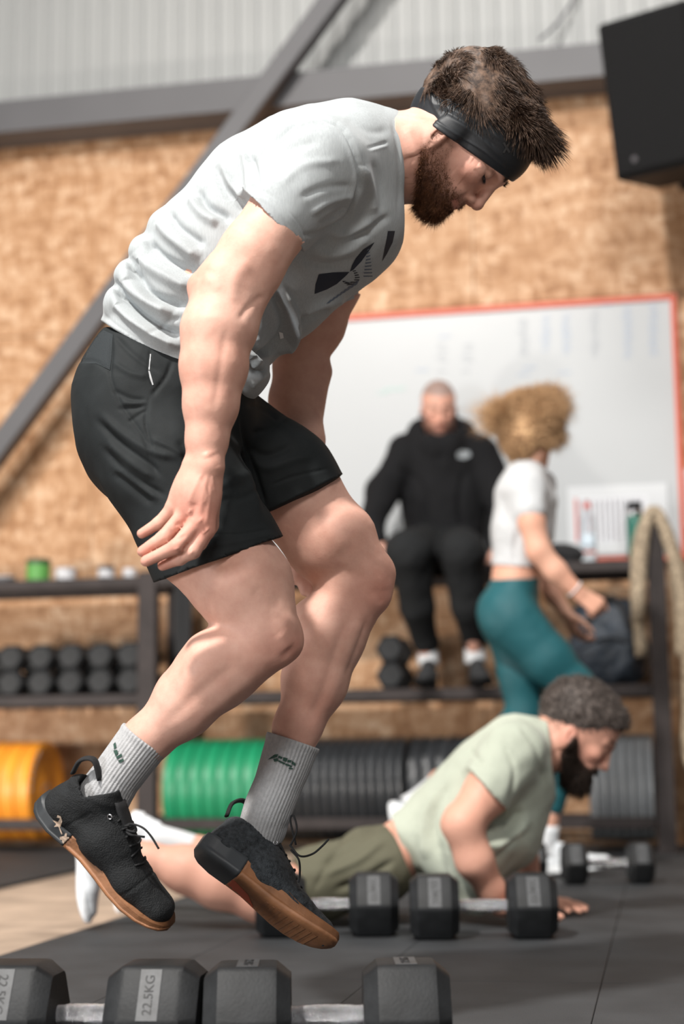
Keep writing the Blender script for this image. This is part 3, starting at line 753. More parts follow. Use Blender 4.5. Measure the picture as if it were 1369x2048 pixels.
# ---------------------------------------------------------------- loudspeaker
sp_c = P(1342, 196, 6.30); root = empty('loudspeaker', sp_c, 'large black loudspeaker mounted high on the wall at the top right', 'speaker')
root.rotation_euler = (0.20, 0.0, -.62)
bm = bmesh.new(); bx(bm, (0, 0, 0), (.40, .42, .66), None, .012); bm_obj('cabinet', bm, M_black_pl, root)
bm = bmesh.new(); bx(bm, (0, -.218, 0), (.37, .014, .62), None, .004); bm_obj('grille', bm, M_grille, root)
bm = bmesh.new(); lathe(bm, [(.013, -.227), (.013, -.224)], 16, 'Y', (-.10, 0, -.26)); bm_obj('badge', bm, simple('faint_badge', (.07, .065, .07, 1), .4), root)
bm = bmesh.new(); bx(bm, (-.2055, -.10, -.22), (.006, .030, .030), None, .002); bm_obj('side_badge', bm, simple('dim_badge', (.05, .045, .05, 1), .4), root)
bk = P(1372, 300, 6.30)
br = empty('speaker_mount', WP(PW(1372, 330, .0)[0], PW(1372, 330, 0)[1], 0.0), 'black steel bracket carrying the loudspeaker', 'bracket')
bm_ = bmesh.new(); a = np.array(br.location); b0 = np.array(sp_c)+np.array([.06, .12, -.05])
V, F = tube([a+WN*.0, a+WN*.15, b0], .022, 12, 14); mesh_obj('arm', V, F, M_black_pl, br)
V, F = tube([a+np.array([0, 0, -.12]), a+np.array([0, 0, .12])], .035, 12, 4); mesh_obj('wall_plate', V, F, M_black_pl, br)
V, F = tube([WP(*PW(1080, 85, .20), .23), WP(*PW(1100, 62, .12), .12), WP(*PW(1128, 30, .06), .06), WP(*PW(1152, -20, .05), .05), WP(*PW(1160, -120, .05), .05)], .007, 8, 24)
ca = mesh_obj('cable', V, F, simple('grey_cable', (.10, .10, .11, 1), .6)); tag(ca, 'thin grey cable running up the cladding left of the loudspeaker', 'cable')
# ================================================================== people: shared anatomy
NY = np.array([0, 1.0, 0])
def head_sdf(s, o, M, sc=1.0, k=0.012, chinx=0.0, ear=(0, 0), eary=0.0):
    """M columns: forward, left, up; o between the eyes' height and the skull centre"""
    w = lambda x, y, z: np.asarray(o)+sc*(M @ np.array([x, y, z])); r = lambda *a: np.array(a)*sc
    s.ell(w(-.018, 0, .036), r(.097, .077, .086), M, .02)
    s.ell(w(.030, 0, .038), r(.062, .060, .058), M, .02)
    s.ell(w(-.045, 0, -.012), r(.055, .055, .055), M, .03)
    s.cone(w(.028, 0, .0), w(.046, 0, -.072), .060*sc, .042*sc, .02*sc)
    for q in (-1, 1):
        s.cone(w(-.005, q*.052, -.030), w(.002, q*.048, -.070), .018*sc, .016*sc, .025*sc)
        s.cone(w(.002, q*.048, -.070), w(.072, q*.013, -.098), .017*sc, .016*sc, .02*sc)
        s.ell(w(.060, q*.040, -.020), r(.022, .020, .018), M, .02*sc)          # cheekbone
        s.cone(w(.087, q*.010, .019), w(.066, q*.045, .020), .009*sc, .008*sc, .012*sc)  # brow ridge
    s.ell(w(.078+chinx, 0, -.100), r(.017, .019, .014), M, .014*sc)
    for q in (-1, 1): s.ell(w(.094, q*.031, -.002), r(.016, .017, .011), M, .012*sc, op='s')
    for q in (-1, 1): s.ell(w(.0735, q*.031, -.001), r(.0125, .0135, .0115), M, .004*sc)   # eyeball under lid
    s.ell(w(.072, 0, -.060), r(.023, .030, .026), M, .02*sc)
    s.cone(w(.088, 0, .012), w(.106, 0, -.032), .0075*sc, .0095*sc, .012*sc)   # nose
    s.ell(w(.107, 0, -.036), r(.010, .010, .010), M, .006*sc)
    for q in (-1, 1):
        s.ell(w(.094, q*.012, -.041), r(.011, .007, .0075), M, .006*sc)
        s.ell(w(.099, q*.007, -.0475), r(.006, .0032, .003), M, .002*sc, op='s')
    s.chain([w(.070, -.024, -.067), w(.088, -.009, -.062), w(.090, 0, -.0635), w(.088, .009, -.062), w(.070, .024, -.067)],
            [.004*sc, .0062*sc, .006*sc, .0062*sc, .004*sc], .006*sc)
    s.chain([w(.070, -.022, -.069), w(.086, 0, -.0745), w(.070, .022, -.069)], [.004*sc, .0075*sc, .004*sc], .006*sc)
    s.chain([w(.078, -.026, -.0675), w(.098, 0, -.0685), w(.078, .026, -.0675)], [.0012*sc, .0016*sc, .0012*sc], .003*sc, 's')
    for q in (-1, 1):
        Re = M @ np.array(Matrix.Rotation(q*0.35, 3, 'Z')) @ np.array(Matrix.Rotation(-0.2, 3, 'Y'))
        s.ell(w(-.020+ear[0], q*(.0775+eary), -.022+ear[1]), r(.0175, .0065, .030), Re, .004*sc)
        s.ell(w(-.017+ear[0], q*(.0840+eary), -.018+ear[1]), r(.0095, .0060, .017), Re, .003*sc, op='s')
        s.ell(w(-.009+ear[0], q*(.0775+eary), -.024+ear[1]), r(.004, .0045, .006), Re, .003*sc)
def head_local(V, o, M, sc=1.0): return ((V-np.asarray(o)) @ M)/sc
def band(x, a, b, w): return sstep(x, a-w, a+w)*(1-sstep(x, b-w, b+w))
def beard_lims(x):
    return (np.interp(x, [-.02, -.014, .007, .033, .070, .085, .1], [-.008, -.008, -.016, -.050, -.058, -.050, -.048]),
            np.interp(x, [-.02, .002, .045, .09], [-.058, -.085, -.118, -.135]))
def paint_face(V, col, o, M, sc=1.0, beard=None, brow=(.10, .06, .04), beard_amt=0.75, scalp=None, full=False):
    q = head_local(V, o, M, sc); x, y, z = q.T; ay = np.abs(y)
    inh = (z > -.16) & (np.abs(x) < .15) & (ay < .1) & (z < .16)
    def mix(m, c, a):
        m = (m*a*inh)[:, None]; col[:] = col*(1-m)+np.array(c)*m
    mix(np.exp(-(((x-.062)/.03)**2+((ay-.045)/.02)**2+((z+.03)/.02)**2)), (.62, .24, .17), .45)
    mix(np.exp(-(((x-.112)/.012)**2+(y/.014)**2+((z+.04)/.012)**2)), (.62, .24, .17), .45)
    mix(np.exp(-(((ay-.082)/.010)**2+((x+.02)/.03)**2+((z+.02)/.03)**2)), (.66, .25, .18), .5)
    lip = np.exp(-(((z+.069)/.0065)**2))*sstep(x, .074, .082)*(ay < .026); 
    if beard is not None:
        lim, low = beard_lims(x)
        m = (1-sstep(z, lim-.012, lim+.006))*sstep(x, -.020, -.006)*sstep(z, low-.012, low+.008)
        ch = sstep(x, .04, .06)*band(z, -.066, -.040, .004)*sstep(ay, .030, .037)*.3
        mix(np.clip(m-lip-ch, 0, 1), beard, beard_amt)
    mix(lip, (.50, .19, .15), .7)
    t = np.clip((ay-.010)/.036, 0, 1); bx_ = .094-.030*t*t; bz = .0235+.006*np.sin(t*2.4)
    mix(np.exp(-((z-bz)/.0042)**2)*((ay > .009) & (ay < .047))*(x > .05), brow, .85)
    dl = np.abs(((ay-.031)/.0155)**2-1+0*z); el = np.exp(-((z+.0085-.003*(1-((ay-.031)/.015)**2)*-1)/.0018)**2)*(np.abs(ay-.031) < .0145)*(x > .06)
    mix(el, (.03, .018, .015), .95)
    if scalp is not None: mix(sstep(z, .045-.9*np.clip(-x, -.02, .06), .062-.9*np.clip(-x, -.02, .06)), scalp[0], scalp[1])
def hand_sdf(s, o, M, curl=(20, 30, 20), thumb=(25, 10), sc=1.0, spread=4.0, k=.006, mirror=1, vary=(0, 3, 8, 14)):
    """M columns: finger direction, thumb side, back of hand"""
    o = np.asarray(o, float); w = lambda p: o+sc*(M @ np.asarray(p, float))
    ys = [.030, .010, -.011, -.031]; Ls = [.072, .080, .074, .058]; rr = [.0092, .0094, .0088, .0078]
    for i in range(4):
        s.cone(w((.0, ys[i]*.45, 0)), w((.085-abs(i-1)*.004, ys[i], 0)), .014*sc, .0115*sc, .012*sc)
    for i in range(4):
        a = 0; d = math.radians(spread*(1.2-i)); p = np.array([.086-abs(i-1)*.004, ys[i], 0.0])
        for j, fr in enumerate((.45, .30, .25)):
            a += math.radians(curl[j]+vary[i]*(j < 2)); L = Ls[i]*fr
            q = p+L*np.array([math.cos(a)*math.cos(d), math.cos(a)*math.sin(d), -math.sin(a)])
            s.cone(w(p), w(q), rr[i]*(1-.10*j)*sc, rr[i]*(.92-.10*j)*sc, .0035*sc); p = q
    a = math.radians(thumb[0]+25); p0 = np.array([.018, .020, -.008]); p1 = p0+.045*np.array([math.cos(a), math.sin(a), -.25])
    b = math.radians(thumb[0]+5); p2 = p1+.034*np.array([math.cos(b), math.sin(b), -.2]); b -= math.radians(thumb[1]); p3 = p2+.026*np.array([math.cos(b), math.sin(b), -.25])
    s.cone(w(p0), w(p1), .016*sc, .012*sc, .012*sc); s.cone(w(p1), w(p2), .0115*sc, .0105*sc, .004*sc); s.cone(w(p2), w(p3), .0102*sc, .0085*sc, .003*sc)
SKIN = np.array([.66, .385, .300])
def skin_col(V, base=SKIN, seed=0):
    n = vnoise(V, 14, seed)[:, None]; n2 = vnoise(V, 45, seed+1)[:, None]
    return base*(1-.10*(n-.5)*np.array([.6, 1.5, 1.8]))*(1-.05*(n2-.5))
def redden(V, col, pts, r=.035, amt=.35, c=(.66, .27, .20)):
    for p in pts:
        m = (np.exp(-(((V-p)**2).sum(1))/(r*r))*amt)[:, None]; col[:] = col*(1-m)+np.array(c)*m
def shoe(o, xdir, zdir, length, root, mats, detail=True, side=1, low=1.0):
    """a trainer; local x heel->toe, z up from the sole; returns the shoe object"""
    M = frame(xdir, zdir); sc = length/.295; o = np.asarray(o, float)
    w = lambda p: o+sc*(np.atleast_2d(p) @ M.T); w1 = lambda x, y, z: w((x, y, z))[0]
    s = Sdf(); r = lambda a: a*sc; lat = M[:, 1]
    s.cone(w1(.036, 0, .040), w1(.040, 0, .078), r(.033), r(.027), r(.012), flat=(lat, 1.02))
    s.cone(w1(.045, 0, .045), w1(.120, 0, .048), r(.033), r(.036), r(.015))
    s.cone(w1(.120, 0, .048), w1(.195, 0, .030), r(.036), r(.029), r(.02), flat=(lat, 1.22))
    s.cone(w1(.195, .0, .032), w1(.258, 0, .028), r(.030), r(.026), r(.02), flat=(lat, 1.32))
    s.cone(w1(.075, 0, .090), w1(.150, 0, .066), r(.029), r(.024), r(.02), flat=(lat, 1.0))
    s.cone(w1(.060, 0, .082), w1(.070, 0, .100), r(.034), r(.030), r(.012))
    s.cut(w1(0, 0, .012), -M[:, 2], .004)
    s.cut(w1(.02, 0, .112), M[:, 2]*1.0+M[:, 0]*-.30, .004)
    s.cone(w1(.056, 0, .070), w1(.050, 0, .150), r(.0285), r(.030), .004, op='s')
    h = .0032 if detail else .006
    V, F = sculpt(s, h, it=2, sub=detail)
    L = ((V-o) @ M)/sc; N = vnormals(V, F)
    # toe cap seam, quarter overlay seam and collar roll as relief
    dsp = -.0012*np.exp(-((L[:, 0]-.205-.25*(L[:, 2]-.03))/.003)**2)
    dsp += -.0010*np.exp(-((L[:, 0]-.062-.30*(L[:, 2]-.03))/.003)**2)*(L[:, 2] < .085)
    dsp += .0018*np.exp(-((L[:, 2]-.098-.30*(L[:, 0]-.05))/.006)**2)*(L[:, 0] < .11)
    dsp += .0006*(vnoise(V, 160, 3)-.5)
    V = V+N*(dsp*sc)[:, None]
    up = mesh_obj('shoe', V, fixtri(F), mats['upper'], root)
    xs = [-.002, .006, .018, .045, .080, .115, .150, .185, .215, .245, .268, .284, .293]
    wd_ = [.014, .024, .031, .0365, .036, .0355, .039, .0455, .0485, .0465, .039, .027, .010]
    zb = [.010, .004, .001, 0, .002, .003, .001, 0, .001, .005, .010, .015, .020]
    zt = [.040, .040, .038, .036, .034, .033, .030, .028, .028, .030, .034, .037, .034]
    zt = [b_+(t_-b_)*low for b_, t_ in zip(zb, zt)]
    off = [0, 0, 0, 0, .001, .002, .002, .001, 0, -.001, -.002, -.004, -.005]
    def sole(name, i0, i1, mat, bulge=0.0, zadd=0.0, groove=0.0):
        xx = np.linspace(xs[i0], xs[i1], max(6, (i1-i0)*5)); V, F = [], []; 
        I = lambda a: np.interp(xx, xs, a)
        for x, ww, b, t, of in zip(xx, I(wd_), I(zb), I(zt), I(off)):
            t += zadd*math.exp(-((x-.12)/.045)**2); ww += bulge
            ring = [(-ww*.80, b), (-ww*.97, b+.004), (-ww*1.03, b+.010)]
            nn = 6
            for j in range(nn+1):
                u = j/nn; ring.append((-ww*(1.03-.05*u)+(groove if j % 2 else 0), b+.010+(t-b-.010)*u))
            ring += [(-a, z) for a, z in reversed(ring)]
            V += [(x, of+a, z) for a, z in ring]; m = len(ring)
        for i in range(len(xx)-1):
            for j in range(m): F.append((i*m+j, (i+1)*m+j, (i+1)*m+(j+1) % m, i*m+(j+1) % m))
        F.append(tuple(range(m))); F.append(tuple(reversed(range((len(xx)-1)*m, len(xx)*m))))
        return mesh_obj(name, w(V), F, mat, up)
    if detail:
        sole('heel_counter', 0, 4, mats['heel'], .0012, .012, .0012)
        sole('sole', 4, 12, mats['sole'], 0, .020*low*low, .0016)
        # tread bars under the forefoot
        bm = bmesh.new()
        for i in range(9):
            x = .150+.0125*i; ww = np.interp(x, xs, wd_)*.72
            bx(bm, (x, 0, .0005+np.interp(x, xs, zb)), (.005, 2*ww, .0030))
        V_ = np.array([v.co[:] for v in bm.verts]); F_ = [[v.index for v in f.verts] for f in bm.faces]; bm.free()
        tr = mesh_obj('tread', w(V_), F_, mats['sole'], up, smooth=False); tag(tr, kind='stuff')
    else:
        sole('sole', 0, 12, mats['sole'], 0, 0, 0)
    # tongue, laces, eyelets, pull tab
    V_, F_ = tube([w1(.148, 0, .088), w1(.118, 0, .108), w1(.100, 0, .128)], [r(.012), r(.017), r(.016)], 14, 8)
    c = w1(.12, 0, .10); up_n = unit(M[:, 2]+.35*M[:, 0]); dd = (V_-c) @ up_n; V_ = V_-np.outer(dd*.62, up_n)
    mesh_obj('tongue', V_, F_, mats['tongue'], up)
    if detail:
        bv = BVHTree.FromPolygons([tuple(v) for v in V], fixtri(F))
        def on(x, y):
            hit, n, _, _ = bv.ray_cast(Vector(w1(x, y, .2)), Vector(-M[:, 2]), 1)
            return (np.array(hit)+M[:, 2]*.0022*sc) if hit is not None else w1(x, y, .08)
        for i in range(6):
            x = .118+.0135*i; pts = [on(x+.004*(j % 1), yy) for j, yy in enumerate(np.linspace(-.020, .020, 9))]
            if i % 2: pts = [on(x+.006*math.sin(math.pi*(yy/.04+.5)), yy) for yy in np.linspace(-.020, .020, 9)]
            V_, F_ = tube(pts, .0017*sc, 6, 14); mesh_obj('lace', V_, F_, mats['lace'], up)
        for q in (-1, 1):
            V_, F_ = tube([w1(.050+.0*q, 0, .118)+M[:, 1]*0, w1(.022, 0, .135), w1(.006, 0, .118), w1(.010, 0, .092)], [r(.0035)]*4, 8, 18)
            c = w1(.02, 0, .11); dd = (V_-c) @ M[:, 1]
            if q == 1:
                V_ = V_+np.outer(dd*1.6, M[:, 1]); mesh_obj('pull_tab', V_, F_, mats['tongue'], up)
            bm = bmesh.new(); bm.free()
            e, f_ = tube([w1(.104+.004*math.cos(a), q*.0255, .098+.004*math.sin(a)) for a in np.linspace(0, 2*math.pi, 9)], .0011*sc, 6)
            mesh_obj('eyelet', e, f_, mats['metal'], up)
    return up, (V, F), w1
def sock(pts, radii, name, mat, root, ribs=42, amp=.00045, n=60, cuff=True, lat=None, latk=.74):
    V, F = tube(pts, radii, ribs*6 if amp else 32, n, rib=amp, ribn=ribs)
    nn = ribs*6 if amp else 32; k = len(V)//nn; N = np.zeros_like(V)
    for j in range(k):
        c = V[j*nn:(j+1)*nn].mean(0); N[j*nn:(j+1)*nn] = V[j*nn:(j+1)*nn]-c
    N /= np.linalg.norm(N, axis=1)[:, None]+1e-9
    t = np.repeat(np.linspace(0, 1, k), nn)
    d = .0022*(vnoise(V*np.array([1, 1, 1.6]), 55, 5)-.5)*sstep(t, .35, .8)
    if cuff: d += .0012*np.exp(-((t-.03)/.03)**2)
    V = V+N*d[:, None]
    if lat is not None:
        cc = np.repeat(np.array([V[j*nn:(j+1)*nn].mean(0) for j in range(k)]), nn, 0); a_ = ((V-cc) @ lat)*(latk-1)*sstep(t, .45, .9); V = V+np.outer(a_, lat)
    return mesh_obj(name, V, F, mat, root)

M_skin = vcol_mat('skin', 0.58, 0.10, 300, 0.10, 0.06)
M_skin_far = vcol_mat('skin_plain', 0.55, 0.05, 200, 0.03, 0.0)
def hair_mat(name, c0, c1, rough=0.6):
    m, nt, b = new_mat(name); setin(b, Roughness=rough, Specular_IOR_Level=.3)
    n = noise(nt, coords(nt), 90, 3, .7); nt.links.new(ramp(nt, n, [(.35, c0), (.68, c1)]), b.inputs['Base Color']); return m
M_hair = hair_mat('brown_hair', (.022, .012, .008, 1), (.15, .092, .062, 1))
M_beard = hair_mat('reddish_beard', (.06, .024, .012, 1), (.26, .115, .055, 1))
def heather(name, c, amt=.10, fine=420, rough=.9):
    m, nt, b = new_mat(name); setin(b, Roughness=rough, Specular_IOR_Level=.15, Sheen_Weight=.15)
    v = coords(nt, (1, 1, 1), (0, .6, 0)); v2 = coords(nt, (1.0, 1.0, .14), (0, .7, 0))
    n1 = noise(nt, v2, fine, 2, .6); n2 = noise(nt, v, 6, 3, .5)
    mx = nt.nodes.new('ShaderNodeMath'); mx.operation = 'ADD'; nt.links.new(n1, mx.inputs[0]); nt.links.new(n2, mx.inputs[1])
    hv = nt.nodes.new('ShaderNodeMath'); hv.operation = 'MULTIPLY'; hv.inputs[1].default_value = .5; nt.links.new(mx.outputs[0], hv.inputs[0])
    lo = tuple(x*(1-amt) for x in c[:3])+(1,); hi = tuple(min(1, x*(1+amt)) for x in c[:3])+(1,)
    nt.links.new(ramp(nt, hv.outputs[0], [(.36, lo), (.62, hi)]), b.inputs['Base Color'])
    bump(nt, b, noise(nt, coords(nt), 900, 2), .15, .0015); return m
M_shirt = heather('grey_marl_jersey', (.36, .385, .395, 1))
M_shorts = simple('black_sports_woven', (.013, .0155, .0165, 1), .75, var=.15, vscale=30, bmp=.10, bscale=700, spec=.22)
M_mesh = simple('black_mesh_panel', (.022, .027, .030, 1), .7, bmp=.5, bscale=1100, spec=.3)
M_sock = simple('pale_grey_knit', (.40, .40, .405, 1), .95, var=.10, vscale=160, bmp=.35, bscale=600, spec=.1)
M_band = simple('black_stretch_fabric', (.014, .016, .019, 1), .5, bmp=.08, bscale=900, spec=.4)
M_navy = simple('dark_navy_print', (.018, .022, .035, 1), .6)
M_upper = simple('black_knit_upper', (.010, .011, .012, 1), .75, var=.35, vscale=55, bmp=.6, bscale=520, spec=.35)
M_upper2 = simple('charcoal_knit_upper', (.040, .045, .050, 1), .8, var=.45, vscale=160, bmp=.8, bscale=520, spec=.3)
M_heel = simple('dark_rubber_heel', (.030, .033, .036, 1), .5, spec=.35)
M_gum = simple('brown_gum_rubber', (.27, .115, .048, 1), .6, var=.2, vscale=35, bmp=.2, bscale=120)
M_lace = simple('black_lace', (.010, .010, .011, 1), .8, bmp=.4, bscale=900)
M_beige = simple('beige_print', (.45, .34, .26, 1), .6)
M_green_ink = simple('dark_green_knit_ink', (.025, .06, .045, 1), .9)

# ================================================================== the jumping man
man = empty('person', P(420, 1900, 2.5)*np.array([1, 1, 0]), 'jumping man with black headband, grey marl t-shirt and black shorts in mid-air over the dumbbells', 'person')
def Q(x, y, Y): return P(x, y, Y)
def chain_px(s, pts, k=.02, op='u', **kw):
    """pts: (x, y, Y, r_px)"""
    p = [P(x, y, Y) for x, y, Y, r in pts]; r = [RP(q[3], a) for q, a in zip(pts, p)]
    s.chain(p, r, k, op, **kw)
hF = unit(RCn @ np.array([.47, -.88, .10])); hU = unit(RCn @ np.array([.88, .47, 0.0])); HM = np.stack([hF, unit(np.cross(hU, hF)), unit(np.cross(hF, np.cross(hU, hF)))], 1)
HO = P(931, 279, 2.50)
ARM_N = [(640, 330, 2.335, 84), (580, 412, 2.29, 72), (508, 508, 2.265, 68), (446, 585, 2.255, 60)]
FORE_N = [(446, 590, 2.255, 60), (434, 660, 2.25, 69), (428, 735, 2.25, 66), (422, 810, 2.25, 53), (414, 880, 2.25, 40), (409, 925, 2.25, 35)]
THIGH_N = [(300, 890, 2.415, 130), (400, 1060, 2.41, 112), (485, 1170, 2.40, 98), (528, 1262, 2.395, 70)]
SHIN_N = [(524, 1278, 2.395, 70), (440, 1340, 2.40, 74), (365, 1415, 2.405, 60), (292, 1480, 2.41, 46), (228, 1570, 2.414, 34), (200, 1620, 2.415, 27)]
THIGH_F = [(440, 860, 2.585, 112), (590, 990, 2.59, 92), (657, 1080, 2.595, 85), (712, 1163, 2.60, 68)]
SHIN_F = [(706, 1190, 2.60, 66), (662, 1275, 2.60, 66), (632, 1365, 2.60, 61), (595, 1455, 2.595, 46.5), (573, 1530, 2.593, 33), (536, 1620, 2.588, 27), (522, 1665, 2.59, 24)]
def px_plane(a, b, Y):
    A = P(*a, Y); B = P(*b, Y); n = unit(np.cross(B-A, ray((a[0]+b[0])/2, (a[1]+b[1])/2))); return A, n
def shirt_sdf(holes=True):
    s = Sdf()
    chain_px(s, [(330, 722, 2.5, 148), (372, 655, 2.5, 152), (455, 545, 2.5, 172), (560, 440, 2.5, 178)], .018, flat=(NY, 1.12))
    chain_px(s, [(560, 440, 2.5, 178), (640, 372, 2.5, 158), (705, 318, 2.5, 108)], .025, flat=(NY, 1.12))
    chain_px(s, [(705, 318, 2.5, 106), (768, 318, 2.5, 86), (800, 328, 2.5, 84)], .03)
    chain_px(s, [(640, 440, 2.5, 140), (700, 452, 2.5, 96), (728, 468, 2.5, 64)], .05, flat=(NY, 1.35))        # chest
    chain_px(s, [(645, 515, 2.5, 90), (585, 580, 2.5, 68), (505, 672, 2.5, 60)], .04, flat=(NY, 1.45))        # hanging front
    chain_px(s, [(462, 722, 2.46, 72), (486, 752, 2.46, 50)], .03, flat=(NY, 1.6))
    chain_px(s, [(505, 712, 2.45, 26), (516, 746, 2.44, 20)], .02, flat=(NY, 2.0))
    # rolls of cloth across the lower back
    for x, y, r in [(262, 556, 34), (292, 506, 34), (238, 608, 32), (330, 456, 34)]:
        a = P(x, y, 2.42); b = P(x+6, y-6, 2.60); s.cone(a, b, RP(r, a), RP(r, b), .012)
    # shoulders
    a, b = P(690, 320, 2.44), P(632, 340, 2.36); s.cone(a, b, RP(90, a), RP(92, b), .04)
    a, b = P(700, 330, 2.56), P(690, 390, 2.66); s.cone(a, b, RP(88, a), RP(84, b), .05)
    # collar opening and hem
    cA, cB = P(797, 236, 2.5), P(806, 420, 2.5); n = unit(np.cross(cB-cA, NY)); n = n if n[0] > 0 else -n
    s.cut(cA+n*.002, n, .004)
    A, n = px_plane((200, 640), (478, 800), 2.5); n = n if n[2] < 0 else -n; s.cut(A, n, .003)
    # neck hole and waist hole
    a, b = P(745, 318, 2.5), P(812, 318, 2.5); s.cone(a, b, RP(50, a), RP(80, b), .004, op='s')
    a, b = P(360, 690, 2.5), P(300, 790, 2.5); s.cone(a, b, RP(90, a), RP(135, b), .006, op='s', flat=(NY, 1.14))
    # sleeves (open cones clipped at the hem)
    hA, hn = px_plane((488, 381), (606, 500), 2.28); hn = hn if hn[0] < 0 else -hn
    a, b = P(634, 335, 2.345), P(536, 450, 2.285); s.cone(a, b, RP(99, a), RP(87, b), .035, clip=[(hA, hn)] if holes else None)
    a, b = P(592, 392, 2.30), P(540, 446, 2.285); s.cone(a, b, RP(30, a), RP(74, b), .004, op='s')
    fA, fn = px_plane((600, 628), (694, 604), 2.70); fn = fn if fn[2] < 0 else -fn
    a, b = P(690, 400, 2.65), P(648, 600, 2.70); s.cone(a, b, RP(86, a), RP(64, b), .035, clip=[(fA, fn)] if holes else None)
    a, b = P(655, 570, 2.70), P(645, 625, 2.71); s.cone(a, b, RP(30, a), RP(55, b), .004, op='s')
    if not holes: s.ops = [o for o in s.ops if o[0] == 'u']
    return s
def shorts_sdf(holes=True):
    s = Sdf()
    chain_px(s, [(300, 735, 2.5, 108), (290, 800, 2.5, 138), (300, 880, 2.5, 142)], .02, flat=(NY, 1.22))
    chain_px(s, [(300, 760, 2.5, 110), (400, 790, 2.5, 92), (450, 850, 2.5, 70)], .05, flat=(NY, 1.4))
    chain_px(s, [(275, 840, 2.44, 122), (332, 930, 2.425, 126)], .03)
    hA, hn = px_plane((300, 1168), (560, 1074), 2.40); hn = hn if hn[2] < 0 else -hn
    chain_px(s, [(345, 935, 2.425, 128), (452, 1150, 2.41, 137)], .025, clip=[(hA, hn)] if holes else None, flat=(NY, .92))
    gA, gn = px_plane((515, 1024), (672, 953), 2.58); gn = gn if gn[2] < 0 else -gn
    chain_px(s, [(400, 850, 2.575, 122), (560, 960, 2.585, 106), (625, 1040, 2.59, 104)], .03, clip=[(gA, gn)] if holes else None, flat=(NY, .95))
    A, n = px_plane((190, 640), (480, 770), 2.5); n = n if n[2] > 0 else -n; s.cut(A, n, .01)
    a, b = P(400, 1050, 2.41), P(440, 1120, 2.405); s.cone(a, b, RP(70, a), RP(115, b), .004, op='s', flat=(NY, .93))
    a, b = P(590, 985, 2.59), P(618, 1025, 2.595); s.cone(a, b, RP(60, a), RP(94, b), .004, op='s', flat=(NY, .95))
    if not holes: s.ops = [o for o in s.ops if o[0] == 'u']
    return s
def tuck(V, sd, mask, gap):
    '''keep the body inside the cloth that covers it'''
    i = np.where(mask)[0]; X = V[i]
    for _ in range(2):
        d = sd.eval(X, .06); e = 1e-3; g = np.stack([sd.eval(X+np.eye(3)[a]*e, .06)-d for a in range(3)], 1)/e
        g /= np.linalg.norm(g, axis=1)[:, None]+1e-9; X = X-g*np.clip(d+gap, 0, .05)[:, None]*(d < .06)[:, None]
    V[i] = X; return V
